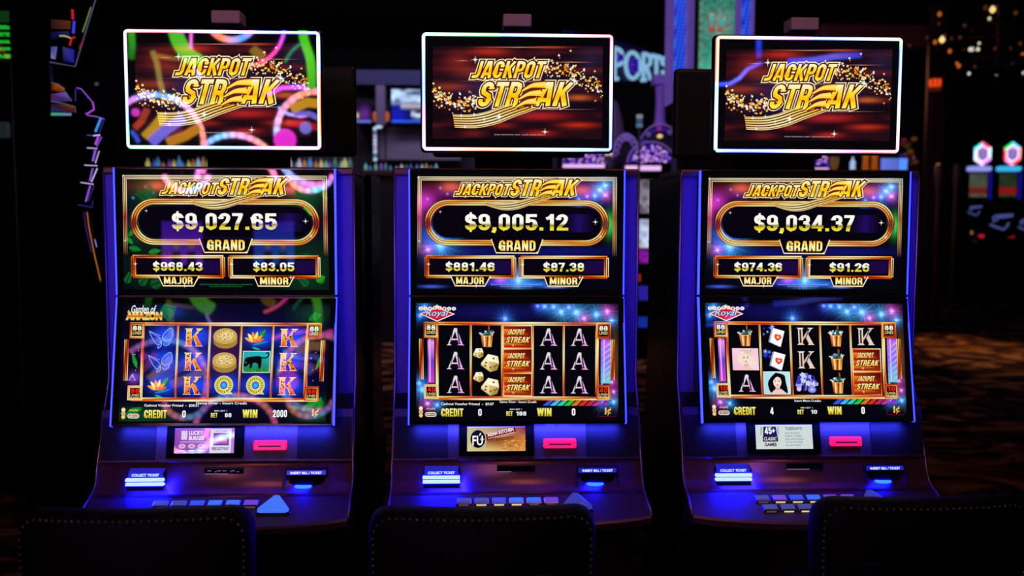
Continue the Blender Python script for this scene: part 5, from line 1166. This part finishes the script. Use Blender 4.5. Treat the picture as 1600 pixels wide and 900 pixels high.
# ---- small lit things above the rightmost machine
YC = 8.6; zc = at(1340, 266, YC).z
tag(box('display_shelf', (at(1262, 266, YC).x, YC-.1, zc-.05), (at(1419.5, 266, YC).x, YC+.5, zc), M_wood), 'dark shelf with colourful lit objects behind the rightmost machine', 'shelf')
tag(box('display_plinth', (at(1270, 266, YC).x, YC, 0), (at(1418, 266, YC).x, YC+.4, zc-.05), M_blackm), 'black plinth under the shelf of colourful lit objects', 'cabinet')
k = px(YC)
R = thing('jewel_lamp', 'small glowing purple jewelled lamp beside the gold pot', 'lamp', (0, 0, 0)); c = at(1285, 257, YC+.1); D = jewel_dome(R, 1285, 258, 10, 17, YC+.1); boxpx('base', 1274, 258, 1296, 266, YC+.08, .25, emi('lamp_base', (20, 30, 110), .5), R); boxpx('light_bar', 1274, 262.5, 1295, 265, YC+.07, .02, M_bar, R)
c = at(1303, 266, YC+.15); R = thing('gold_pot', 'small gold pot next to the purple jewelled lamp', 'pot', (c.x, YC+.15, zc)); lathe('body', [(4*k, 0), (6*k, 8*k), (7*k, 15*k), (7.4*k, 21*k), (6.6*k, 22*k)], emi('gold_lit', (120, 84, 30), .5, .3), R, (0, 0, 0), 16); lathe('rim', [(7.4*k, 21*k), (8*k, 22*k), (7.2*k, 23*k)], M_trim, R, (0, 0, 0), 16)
c = at(1332, 266, YC+.15)
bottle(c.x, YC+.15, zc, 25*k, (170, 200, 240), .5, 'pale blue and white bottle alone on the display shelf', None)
for x, lab in ((1352, 'left tall amber glass column on the display shelf'), (1366, 'right tall amber glass column on the display shelf')):
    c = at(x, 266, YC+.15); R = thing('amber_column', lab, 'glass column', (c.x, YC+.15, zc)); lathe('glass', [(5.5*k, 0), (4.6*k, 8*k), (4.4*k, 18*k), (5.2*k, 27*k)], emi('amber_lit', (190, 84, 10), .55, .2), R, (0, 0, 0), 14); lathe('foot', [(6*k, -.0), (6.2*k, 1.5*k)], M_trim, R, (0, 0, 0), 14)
R = thing('monitor', 'small monitor with plain light blue screen at the shelf end', 'monitor'); B = boxpx('casing', 1375, 246, 1419, 266, YC+.1, .05, M_bezel, R, .004)
A, O = painted('display', 1376, 247.5, 1418, 265.5, YC+.098, lambda X, Y_: lin((100, 120, 225))*(1-X[..., None]*.4)+lin((40, 130, 250))*(X > .7)[..., None]*.8, B); A.build('display', O, (1, 0, 0), (0, 0, 1), (0, -1, 0), M_disp, B)
rs = random.Random(9)
R = thing('flower_display', 'dim multicoloured flower display right of the rightmost top screen', 'flowers'); c = at(1428, 262, YC+.3)
lathe('vase', [(8*k, zc), (11*k, zc+10*k), (7*k, zc+20*k)], mat('vase_brown', (90, 50, 30), .4), R, (c.x, c.y, 0), 14); lathe('stand', [(.03, 0), (.03, zc)], M_blackm, R, (c.x, c.y, 0), 12)
for q in range(14):
    p = at(1409+rs.random()*24, 208+rs.random()*46, YC+.3+rs.uniform(-.05, .05)); col = rs.choice([(110, 30, 20), (40, 50, 130), (30, 80, 30), (130, 80, 30), (120, 40, 60)]); lathe('blossom', [(.002, -.03), (.035, -.01), (.04, .01), (.003, .03)], emi('blossom_%d_%d_%d' % col, col, .35), R, tuple(p), 8)

# ---- dining side on the right: fascia, drapes, chandelier, lantern
M_red = mat('dark_red', (96, 30, 26), .7); M_brass = mat('brass', (70, 36, 20), .4, .8)
tag(boxpx('ceiling_fascia', 1285, 38, 1452, 72, 9.5, .3, M_red, None, .03), 'dark red ceiling fascia right of the rightmost pole cap', 'fascia')
M_drape = mat('drape_red', (74, 20, 24), .9)
for x0, x1, lab in ((1444, 1474, 'dark red drape hanging nearest the rightmost machine'),):
    a, b, c, e = span(x0, 150, x1, 300, 10.5); n = 40; F1 = [(a+(c-a)*i/n, 10.5+.06*math.sin(i*1.25)) for i in range(n+1)]
    prof = F1+[(x, y+.02) for x, y in F1[::-1]]; tag(prism('drape', prof, 0.0, 4.6, M_drape, None, 2), lab, 'drape')
for x, lab in ((1467, 'thin pale post standing beside the dark red drape'), (1495, 'thin dim post between drape and hexagon topped machines')):
    c = at(x, 250, 10.2); tag(lathe('post', [(.03, 0), (.03, 2.0), (.045, 2.05), (.05, 2.3), (.02, 2.35)], mat('post_tan', (120, 96, 60), .5), None, (c.x, c.y, 0), 12), lab, 'post')
YH = 8.0; k = px(YH)
R = thing('chandelier', 'dim tiered ring chandelier with glowing candle bulbs at upper right', 'chandelier', (at(1560, 60, YH).x, YH, at(1560, 60, YH).z))
O = R.location
tube('chain', [(0, 0, .2), (0, 0, 5.2-O.z)], .012, M_brass, R, 8)
lathe('hub', [(.01, -.42), (.05, -.36), (.03, -.1), (.07, .1), (.03, .25), (.02, .6)], M_brass, R, (0, 0, 0), 14)
tiers = [(.42, 18), (.72, -32), (.52, -58)]
for r, dy in ((40*k*1., 18*k), (88*k, -10*k), (52*k, -36*k)):
    tube('ring', [(r*math.cos(t), r*math.sin(t), dy) for t in np.linspace(0, 2*PI, 49)[:-1]], .014, M_brass, R, 8, True)
    for q in range(6): t = q*PI/3+.3; tube('arm', [(0, 0, dy*.4), (r*.5*math.cos(t), r*.5*math.sin(t), dy-.03), (r*math.cos(t), r*math.sin(t), dy)], .008, M_brass, R, 6)
MBU = [emi('candle_bright', (255, 214, 130), 1.2), emi('candle_orange', (226, 110, 30), .7), emi('candle_white', (244, 236, 210), .9), emi('candle_dim', (110, 56, 34), .5)]
BL = [(1551, 15, 4.6, 0), (1540, 12, 3.4, 3), (1557, 10, 2, 3), (1546, 29, 2.4, 2), (1468, 22, 3.2, 1), (1467, 37, 2, 3), (1507, 40, 2.6, 3), (1472, 62, 4.4, 0), (1461, 66, 3, 1), (1476, 55, 2.4, 3), (1484, 80, 2.8, 1), (1487, 60, 2.6, 3), (1500, 59, 2.6, 3), (1516, 77, 3, 2), (1520, 77, 3, 2), (1528, 77, 2.6, 2), (1505, 78, 2, 3), (1530, 68, 2.2, 2), (1498, 103, 3, 1), (1495, 99, 2.2, 1), (1514, 115, 2.2, 2), (1557.5, 116, 2.2, 2), (1580, 75, 2.4, 3), (1587, 20, 3, 3), (1582, 101, 2.6, 3), (1554, 76, 2, 3), (1598, 86, 3, 1), (1525, 92, 2, 3), (1523, 104, 2, 3), (1448, 59, 2.2, 3), (1421, 71, 2.2, 3), (1594, 68, 2.4, 3), (1599, 114, 2, 2)]
for i, (x, y, r, c) in enumerate(BL):
    t = (i*2.4) % 6.28; p = at(x, y, YH+.5*math.sin(t))-O; r *= k
    b = lathe('candle_bulb', [(r*.3, -r*1.1), (r*.9, -r*.4), (r, 0), (r*.6, r*.8), (r*.1, r*1.3)], MBU[c], R, tuple(p), 10)
    tube('candle_arm', [tuple(p+Vector((0, 0, -r))), (p.x*.9, p.y*.9, p.z-.10), (p.x*.55, p.y*.55, -.12)], .005, M_brass, R, 6)
c = at(1461, 130, 10.); R = thing('lantern', 'small square orange lantern hanging right of the rightmost top screen', 'lantern', tuple(c)); k = px(10.)
box('glass', (-7*k, -.06, -5*k), (7*k, .06, 6*k), emi('lantern_glow', (250, 76, 24), .95), R, .008)
for s_ in (-1, 0, 1): box('bar', (s_*7*k-.006, -.064, -5.5*k), (s_*7*k+.006, -.055, 6.5*k), M_blackm, R)
box('cap', (-8*k, -.07, 6*k), (8*k, .07, 7.6*k), M_blackm, R, .004); box('reflection_box', (-7*k, -.07, -12*k), (7*k, .05, -6.4*k), emi('lantern_reflection', (84, 34, 10), .5), R, .006); tube('chain', [(0, 0, 7.4*k), (0, 0, 5.2-c.z)], .006, M_blackm, R, 6)  # the dim glowing box below stands in for the lantern's reflection

# ---- row of machines with hexagon tops, and the chairs before them
YX = 14.; k = px(YX)
def hexring(R, name, cx, cy, rx, ry, w, Y, cols):
    c = at(cx, cy, Y); A = Art(np.eye(3)); P = []
    vs = [(rx*k*math.sin(PI/3*i), ry*k*math.cos(PI/3*i)) for i in range(6)]
    for i in range(6): P += [tuple(np.array(vs[i])*(1-t)+np.array(vs[(i+1) % 6])*t) for t in (0, .25, .5, .75)]
    P = np.array(P); n = len(P); C = np.array([lin(cols[int(i*len(cols)/n)]) for i in range(n)])
    A.add(np.vstack([P, P*(1-w)]), [(i, (i+1) % n, n+(i+1) % n, n+i) for i in range(n)], np.vstack([C, C]), 0)
    return A.build(name, (c.x, Y-.03, c.z), (1, 0, 0), (0, 0, 1), (0, -1, 0), M_frame, R, .001, .001)
for i, (cx, cols, base, lab, scr) in enumerate(((1534, [(230, 60, 90), (190, 240, 250), (200, 120, 250), (230, 190, 250), (190, 230, 255), (60, 220, 230)], (150, 160, 250), 'slot machine with glowing pink and white hexagon top, far right', ((74, 78, 66), (100, 30, 24))),
                                           (1580.5, [(60, 210, 240), (240, 150, 160), (240, 70, 60), (240, 130, 200), (230, 40, 40), (30, 210, 90)], (60, 190, 250), 'slot machine with red and green hexagon top at right edge', ((40, 50, 34), (130, 20, 18))),
                                           (1627, [(60, 210, 240), (240, 150, 160), (240, 70, 60), (240, 130, 200), (230, 40, 40), (30, 210, 90)], (60, 120, 250), 'slot machine cut off by the right edge of the photo', ((40, 50, 34), (90, 20, 18))))):
    R = thing('hexagon_slot_machine', lab, 'slot machine')
    a = at(cx-20, 268, YX); b = at(cx+20, 380, YX)
    box('cabinet', (a.x, YX+.02, 0), (b.x, YX+.5, a.z), M_black, R, .02)
    c = at(cx, 240.5, YX); bm = bmesh.new(); V = [(c.x+16*k*math.sin(PI/3*q), c.z+20*k*math.cos(PI/3*q)) for q in range(6)]; addprism(bm, V, YX, YX+.2, 1); H_ = frombm('hexagon_top', bm, M_black, R)
    hexring(H_, 'light_ring', cx, 240.5, 16, 19.5, .24, YX, cols); hexring(H_, 'light_ring', cx, 240.5, 11.6, 14.5, .2, YX, [(246, 190, 240), (250, 210, 250)])
    bm = bmesh.new(); V = [(c.x+10*k*math.sin(PI/3*q), c.z+12.5*k*math.cos(PI/3*q)) for q in range(6)]; addprism(bm, V, YX-.02, YX, 1); fc = frombm('emblem', bm, emi('emblem_lilac', (176, 150, 226), .8), H_)
    for sx in (-1, 1): bm = bmesh.new(); addtube(bm, [(c.x+sx*x*k, YX-.035, c.z+y*k) for x, y in ((7, 3), (5, 6), (2.5, 3), (4, -1), (3, -6), (0, -7.5))], .9*k, 6); frombm('emblem_scroll', bm, emi('scroll_violet', (96, 70, 170), .6), H_, True)
    boxpx('base_light', cx-16, 259.5, cx+17, 267, YX-.05, .2, emi('hex_base_%d' % i, base, .9), R, .03)
    B = boxpx('upper_screen', cx-21, 271, cx+10, 309, YX-.03, .06, M_bezel, R, .01)
    A, O_ = painted('d', cx-20, 272, cx+9, 308, YX-.032, lambda X, Y_: np.where(((Y_ > .6) & (Y_ < .86))[..., None], lin(scr[1]), lin(scr[0])*(.6+.5*noise(X*5, Y_*6, .9)[..., None])), B, 2.); A.build('display', O_, (1, 0, 0), (0, 0, 1), (0, -1, 0), M_disp, B)
    boxpx('side_light', cx+12, 270, cx+17, 312, YX-.04, .05, emi('hex_blue', (26, 20, 170), .55), R, .01)
    xa, xb = a.x+.01, b.x-.01; zd = at(cx, 379, YX-.2).z; box('deck', (xa, YX-.22, zd), (xb, YX+.1, zd+.05), mat('deck_violet', (70, 50, 130), .5), R, .02)
    for x, col, y in ((cx-17, (190, 140, 90), 364), (cx+1, (230, 40, 60), 369.5)): boxpx('deck_lamp', x-3, y-3, x+4, y+2, YX-.1, .08, emi('lamp_%d_%d_%d' % col, col, .6), R, .02)
    box('deck_light', (xa+.02, YX-.235, zd+.01), (xb-.05, YX-.22, zd+.035), emi('deck_violet_light', (70, 50, 150), .3), R, .004)
for i, (cx, cy, s_, lab) in enumerate(((1524, 328, .62, 'small black chair with pale blue emblem before the pink hexagon machine'), (1566, 345, 1., 'black chair with large pale blue emblem before the red hexagon machine'), (1606, 350, .8, 'black chair with blue emblem cut by the right photo edge'))):
    Y = 12.6; k2 = px(Y); c = at(cx, cy, Y); R = thing('emblem_chair', lab, 'chair', (c.x, Y, 0))
    box('backrest', (-22*k2*s_, 0, c.z-26*k2*s_), (22*k2*s_, .08, c.z+24*k2*s_), M_leather, R, .04); box('seat', (-20*k2*s_, .0, c.z-40*k2*s_), (20*k2*s_, .42, c.z-30*k2*s_), M_leather, R, .03); lathe('pedestal', [(.2, 0), (.2, .03), (.04, .06), (.04, c.z-39*k2*s_)], M_chrome, R, (0, .2, 0), 16)
    ME = emi('emblem_silver', (76, 84, 150), .75)
    for pts in ([(-14, -2), (-15, 6), (-12, 8), (6, 9), (16, 10), (16, 8), (4, 6), (-8, 5), (-10, 0)], [(-20, -6), (-10, -10), (2, -14), (8, -8), (10, -3)]):
        tube('emblem', [(x*k2*s_, -.012, c.z+y*k2*s_) for x, y in pts], 1.7*k2*s_, ME, R, 8)

# ---- left side: dark pillar, curved machine in profile, green lit machine
tag(box('square_pillar', (at(22, 200, 1.3).x, 1.3, 0), (at(80, 200, 1.36).x, 1.36, 5.2), mat('pillar_black', (2, 2, 2), .95, 0, .05)), 'wide black pillar near the left edge', 'pillar')
R = thing('curved_slot_machine', 'tall curved slot machine seen from the side, left of the jungle machine', 'slot machine'); YL = 1.5
def plate(name, pts, Y, d, m, parent):
    bm = bmesh.new(); P = [at(x, y, Y) for x, y in pts]; addprism(bm, [(p.x, p.z) for p in P], Y, Y+d, 1); return frombm(name, bm, m, parent)
def tubepx(name, pts, Y, r, m, parent, dy=0.):
    return tube(name, [at(x, y, Y)+Vector((0, dy, 0)) for x, y in pts], r, m, parent, 8)
kL = px(YL); M_edgeg = mat('edge_silver', (150, 140, 170), .25, 1.)
SG = plate('overhead_sign', [(60, -40), (158, -40), (117, 103), (72, 95)], YL, .16, MATS['pillar_black'], R)
tubepx('sign_edge', [(160, -40), (149, 0), (117.5, 104), (78, 97)], YL-.01, 1.0*kL, emi('edge_mauve', (110, 92, 140), .5), SG)
for q, (pts, r, c, st) in enumerate((([(113, 15), (114, 30)], 2.0, (226, 40, 60), .6), ([(116, 33), (114.5, 52)], 2.0, (60, 70, 250), .8), ([(117, 58), (112, 60), (109, 71)], 1.6, (220, 40, 50), .6), ([(93, 56), (101, 56), (112, 60)], 1.0, (220, 220, 120), .6), ([(142, 11), (135, 33), (129, 50)], .9, (130, 180, 90), .5), ([(128, 66), (124, 76)], 1.2, (190, 30, 50), .5))):
    tubepx('sign_light', pts, YL-.02, r*kL, emi('sign_light_%d' % q, c, st), SG)
M_jun = screenmat('small_picture', .75)
def patch(parent, name, pts, cols, Y):
    A = Art(np.eye(3)); P = [at(x, y, Y) for x, y in pts]; A.add([(p.x, p.z) for p in P], [tuple(range(len(P)))], lin(cols), 0); return A.build(name, (0, Y, 0), (1, 0, 0), (0, 0, 1), (0, -1, 0), M_jun, parent, .0005, .002)
patch(SG, 'sign_picture', [(80, 73), (90, 73), (87, 93), (80, 91)], [(60, 70, 160), (90, 100, 190), (110, 110, 180), (150, 150, 200)], YL)
patch(SG, 'sign_picture', [(98, 73), (116, 78), (116, 98), (99, 96)], [(60, 60, 110), (30, 40, 190), (40, 30, 170), (10, 10, 50)], YL)
patch(SG, 'sign_picture', [(80, 30), (111, 33), (110, 46), (80, 45)], [(50, 30, 34), (110, 50, 20), (90, 40, 16), (40, 22, 24)], YL)
patch(SG, 'sign_picture', [(80, 50), (108, 49), (110, 58), (80, 62)], [(20, 20, 80), (50, 40, 110), (20, 16, 60), (10, 10, 60)], YL)
TPc = plate('top_screen', [(70, 125), (88, 132), (104, 143), (118, 166), (117, 181), (70, 183)], YL, .16, MATS['pillar_black'], R)
patch(TPc, 'top_picture', [(80, 131), (92, 132), (102, 138), (98, 144), (80, 142)], [(60, 24, 10), (190, 84, 16), (170, 70, 10), (120, 50, 10), (40, 20, 10)], YL)
patch(TPc, 'top_picture', [(80, 147), (104, 144), (112, 158), (80, 160)], [(90, 40, 90), (110, 110, 220), (60, 50, 120), (60, 40, 120)], YL)
patch(TPc, 'top_picture', [(80, 162), (115, 165), (116, 176), (80, 174)], [(40, 20, 50), (140, 50, 20), (70, 30, 30), (40, 50, 110)], YL)
patch(TPc, 'top_picture', [(80, 176), (112, 177), (112, 181), (80, 181)], [(60, 200, 110), (120, 160, 220), (110, 120, 170), (40, 140, 190)], YL)
tubepx('screen_edge', [(80, 129), (92, 132), (104, 146), (112, 158)], YL-.01, .8*kL, emi('edge_pale', (130, 120, 140), .4), TPc); tubepx('screen_edge', [(80, 158), (100, 162), (117, 167), (118, 176)], YL-.01, .8*kL, MATS['edge_pale'], TPc)
BK = plate('cabinet', [(70, 183), (150, 183), (155, 215), (147, 255), (137, 300), (132, 322), (136, 350), (146, 400), (157, 445), (150, 460), (70, 460)], YL+.05, .2, MATS['pillar_black'], R)
for v in BK.data.vertices:
    if v.co.z < at(80, 455, YL).z: v.co.z = 0
M_lv = emi('tube_violet', (150, 90, 235), .75); M_lb = emi('tube_blue', (70, 150, 245), .8); M_lvd = emi('tube_dark_violet', (64, 44, 150), .5); M_lm = emi('tube_magenta', (190, 80, 230), .8); M_lp = emi('tube_pale', (220, 200, 255), .8)
for pts, r, m in (([(118, 138), (118, 158)], 1.4, M_lvd), ([(120, 137), (127, 139), (138, 152), (145, 160)], 1., M_lv), ([(145, 160), (147, 171), (137, 177), (134, 178)], 1.5, M_lm), ([(136, 180), (150, 182), (163, 186)], 1., M_lv), ([(158, 184), (149, 206)], 2.4, M_lb), ([(163, 186), (155, 208)], 1.3, M_lvd), ([(146, 212), (156, 211)], 1.4, M_lp), ([(136, 211), (146, 212)], .5, M_lv),
                  ([(154, 213), (149, 226)], 2.2, M_lm), ([(159, 214), (151, 229)], 1., M_lv), ([(136, 231), (152, 232)], .9, M_lp), ([(149, 234), (145, 252)], 2.2, M_lv), ([(155, 236), (149, 255)], .9, M_lp), ([(132, 258), (152, 259)], .9, M_lp), ([(145, 263), (140, 283)], 1.6, M_lv), ([(152, 263), (143, 284)], 1.2, M_lp), ([(126, 285), (146, 288)], .9, M_lp), ([(141, 290), (134, 315)], 1.8, M_lv), ([(147, 290), (138, 314)], 1.2, M_lvd), ([(122, 320), (144, 324), (145, 314)], 1.2, M_lvd)):
    tubepx('led_strip', pts, YL-.01, r*kL*.8, m, R)
for pts, r, m in (([(136, 331), (139, 355), (148, 400), (157, 438)], 1.0, emi('curve_orange', (200, 110, 40), .6)), ([(131, 331), (134, 355), (143, 395)], 1.2, emi('curve_violet', (50, 36, 120), .5)), ([(141, 331), (145, 360), (160, 436)], .8, mat('curve_steel', (60, 80, 110), .3, 1)), ([(148, 374), (151, 386)], .9, emi('curve_blue', (130, 160, 255), .7)), ([(146, 441), (158, 440), (166, 446), (150, 447)], 1.1, M_edgeg)):
    tubepx('curved_trim', pts, YL-.01, r*kL, m, R)
R = thing('slot_machine', 'slot machine with green lit symbols at the left photo edge', 'slot machine'); Y = 2.6; a = at(-60, 0, Y); b = at(18, 0, Y)
box('cabinet', (a.x, Y, 0), (b.x, Y+.5, at(0, 8, Y).z), M_black, R, .02)
def greenfn(X, Y_):
    C = np.zeros(X.shape+(3,))+lin((6, 14, 6)); rows = (np.sin(Y_*44) > .1)&(noise(X*9, Y_*14, .5) > .3); C[rows] = lin((30, 190, 50)); C += (np.clip(Y_-.55, 0, 1)*(noise(X*7, Y_*8, .7) > .55))[..., None]*lin((190, 60, 30)); C[Y_ < .22] = lin((14, 60, 22)); return C
B = boxpx('screen', -40, 15, 15, 98, Y-.02, .03, M_bezel, R); A, O_ = painted('d', -38, 17, 14, 96, Y-.022, greenfn, B, 1.2); A.build('display', O_, (1, 0, 0), (0, 0, 1), (0, -1, 0), M_jun, B)
boxpx('lamp', -10, 190, 13, 215, Y-.04, .03, emi('lamp_grey_teal', (40, 54, 56), .4), R, .01)
c = at(151, 131, 5.); R = thing('spot_lamp', 'tiny dim lamp between the curved machine and the jungle top screen', 'lamp', tuple(c)); lathe('bulb', [(.002, -.01), (.014, -.006), (.014, .006), (.002, .01)], emi('spot_dim', (120, 100, 120), .5), R, (0, 0, 0), 10); tube('rod', [(0, .01, 0), (0, .01, 5.2-c.z)], .003, M_blackm, R, 6)

# ================================================================== the neon machine behind the camera, seen only as a reflection in the left screens
YN = -4.3
def refl(x, y): v = at(x, y, -YN); return v.x, v.z
R = thing('neon_ring_machine', 'big neon machine of pink and blue rings behind the viewer, mirrored in the jungle machine', 'slot machine')
kn = px(-YN)
def ncol(t, cs): return ramp([(i/(len(cs)-1), c) for i, c in enumerate(cs)])(t)
M_neon = screenmat('neon_tube', 40., .4); M_dull = screenmat('neon_panel', 20., .4); M_post = screenmat('poster_picture', 6., .4); M_hot = screenmat('neon_tube_hot', 45., .4)
def ntube(name, pts, r, cs, m=M_neon, closed=False, stripes=0):
    bm = bmesh.new(); P = [Vector((refl(x, y)[0], YN, refl(x, y)[1])) for x, y in pts]; addtube(bm, P, r*kn, 8, closed); o = frombm(name, bm, m, R, True)
    n = len(o.data.vertices); t = np.arange(n)//8/max(1, n//8-1); C = ncol(np.clip(t, 0, 1), cs)
    if stripes: C = C*(.45+.55*(np.sin(t*stripes) > 0))[:, None]+.1
    a_ = o.data.attributes.new('Col', 'FLOAT_COLOR', 'POINT'); a_.data.foreach_set('color', np.c_[C, np.ones(n)].astype(np.float32).ravel()); return o
def circ(cx, cy, rx, ry, a0=0, a1=2*PI, n=60): return [(cx+rx*math.cos(t), cy+ry*math.sin(t)) for t in np.linspace(a0, a1, n)]
PB = [(255, 60, 190), (120, 120, 255), (70, 190, 255), (255, 130, 200), (255, 130, 70), (255, 60, 190)]
ntube('neon_ring', circ(240, 226, 78, 78, -2.3, .3), 4., PB, stripes=110); ntube('neon_ring', circ(494, 205, 62, 62, 1.4, 5.2), 4.5, PB, stripes=110); ntube('neon_ring', circ(362, 22, 40, 40, .3, 2.84), 4.5, [(255, 60, 200), (60, 150, 255), (255, 130, 60), (255, 60, 200)])
ntube('neon_ring', circ(380, 40, 64, 64, .1, 1.3), 2.4, [(160, 80, 255), (255, 60, 170), (255, 100, 90)]); ntube('neon_ring', circ(318, 62, 20, 60, 1.8, 3.6), 1.8, [(120, 160, 255), (255, 70, 180)])
ntube('neon_curve', [(415, 148), (440, 137), (470, 136), (490, 142), (512, 136)], 3.2, [(255, 60, 190), (190, 90, 255), (255, 60, 200)]); ntube('neon_curve', [(435, 168), (450, 178), (470, 182), (490, 178)], 2, [(80, 180, 255), (255, 90, 210)]); ntube('neon_curve', circ(490, 125, 50, 62, 3.6, 4.5), 2, [(40, 140, 90), (30, 150, 110)], M_dull)
ntube('green_band', smooth([(272, 40), (278, 62), (292, 84), (310, 96)], 20), 11, [(70, 200, 40), (110, 220, 60)], M_dull); ntube('green_band', smooth([(470, 30), (475, 62), (484, 90), (487, 118), (486, 140)], 20), 6.5, [(60, 210, 30), (100, 230, 40), (70, 190, 40)], M_dull); ntube('green_band', [(204, 40), (206, 70), (204, 92)], 5, [(60, 190, 40), (30, 110, 30)], M_dull)
ntube('olive_band', [(238, 80), (245, 100), (250, 130), (256, 150)], 4, [(120, 130, 50), (150, 130, 60)], M_dull); ntube('olive_band', [(240, 86), (275, 92), (310, 92)], 3, [(150, 110, 40), (90, 60, 30)], M_dull); ntube('olive_band', [(395, 76), (400, 82), (412, 88)], 7, [(110, 110, 20), (160, 110, 30)], M_dull)
def nball(name, x, y, r, c, m=M_dull):
    bm = bmesh.new(); u_, w_ = refl(x, y); v = bmesh.ops.create_uvsphere(bm, u_segments=20, v_segments=12, radius=r*kn)['verts']; bmesh.ops.translate(bm, vec=(u_, YN+.02, w_), verts=v); o = frombm(name, bm, m, R, True)
    n = len(o.data.vertices); a_ = o.data.attributes.new('Col', 'FLOAT_COLOR', 'POINT'); a_.data.foreach_set('color', np.tile(np.append(lin(c), 1), n).astype(np.float32))
for cx in (290, 484): ntube('neon_ring', circ(cx, 241, 37, 35, .3, 2.84), 4., PB, stripes=50)
YN_L = YN-1.
def refl(x, y):                                # the same for the leaning lower screen
    n = Vector((0, -.3676, .0777)).normalized(); d = (fw + rt*((x-800)/F) - up*((y-450)/F)).normalized(); p0 = Vector((0, 0, Z0)); P = CAM+d*((p0-CAM).dot(n)/d.dot(n)); r = d-n*(2*d.dot(n)); t = (YN_L-P.y)/r.y; v = P+r*t
    return v.x, v.z
YN -= 1.; ntube('neon_ring', circ(368, 668, 62, 50, PI+.1, 2*PI-.1), 4.5, PB, M_hot, stripes=90); YN += 1.
for e in (-1, 1): tube('ring_arm', [(refl(368+62*e, 662)[0], YN-1.02, refl(368, 662)[1]), (-1.5+e*.9, YN-.3, .75)], .02, M_blackm, R)
def refl(x, y): v = at(x, y, -YN); return v.x, v.z
nball('ball', 446, 219, 17, (255, 50, 230)); nball('ball', 478, 200, 9, (120, 120, 220)); nball('ball', 213, 176, 6, (230, 60, 200))
for pts, c, w_ in (([(226, 214), (240, 200), (256, 180)], (200, 150, 30), 7), ([(236, 222), (262, 200), (286, 184)], (120, 110, 240), 8), ([(262, 222), (290, 212), (312, 198)], (200, 130, 20), 7), ([(210, 200), (220, 190), (230, 170)], (170, 60, 30), 5), ([(455, 170), (480, 160), (500, 162)], (210, 150, 20), 7), ([(448, 192), (475, 194), (500, 200)], (170, 20, 30), 5), ([(460, 178), (484, 178), (500, 186)], (110, 110, 220), 4), ([(205, 205), (212, 214), (216, 222)], (60, 90, 230), 3)):
    ntube('wheel_stripe', pts, w_, [c, c], M_dull)
RN = R
R = thing('neon_sign', 'blue neon curve behind the viewer, mirrored in the rightmost top screen', 'neon sign')
BL_ = [(40, 70, 255), (110, 110, 255), (40, 50, 200)]
for nm, pts, r_n, m in (('neon_curve', [(1118, 132), (1140, 131), (1156, 122), (1168, 108), (1190, 98)], 2.4, M_neon), ('neon_curve', [(1232, 96), (1270, 94), (1305, 88), (1345, 86)], 4.5, M_dull), ('neon_curve', [(1186, 62), (1186, 90)], 4, M_dull)): ntube(nm, pts, r_n, BL_, m)
x_, z_ = refl(1232, 96); box('stand', (x_-.02, YN-.06, 0), (x_+.02, YN-.02, z_), M_blackm, R)
# lit poster pair behind the viewer, mirrored in the upper screens
for x0, c0, c1, lab in ((252, (90, 30, 230), (150, 60, 240), 'left purple lit poster behind the viewer, mirrored in the jungle machine'), (396, (50, 40, 220), (40, 110, 240), 'right blue lit poster behind the viewer, mirrored in the jungle machine')):
    Rp = thing('lit_poster', lab, 'poster'); (xa, za), (xb, zb) = refl(x0, 392), refl(x0+62, 324)
    box('frame', (xa-.03, YN-.1, za-.03), (xb+.03, YN-.02, zb+.03), M_blackm, Rp)
    A = Art(homog([(0, 0), (1, 0), (0, 1), (1, 1)], [(xb-xa, zb-za), (0, zb-za), (xb-xa, 0), (0, 0)]))
    A.raster(0, 0, 1, 1, .05, lambda X, Y_: lin(c0)*(1-Y_[..., None])+lin(c1)*Y_[..., None]); 
    for u_ in (.35, .72): A.ell(u_, .55, .07, .09, (180, 120, 110), 2, 14); A.poly([(u_-.12, 1), (u_-.1, .7), (u_+.1, .7), (u_+.12, 1)], (40, 24, 90), 1.5)
    A.build('picture', (xb, YN-.018, za), (-1, 0, 0), (0, 0, 1), (0, 1, 0), M_post, Rp)
R = RN; box('stand', (-2.6, YN-.3, 0), (-.4, YN-.15, .8), M_blackm, R, .02); 
for x in (-2.4, -.6): box('post', (x-.03, YN-.26, .8), (x+.03, YN-.18, 2.6), M_blackm, R)
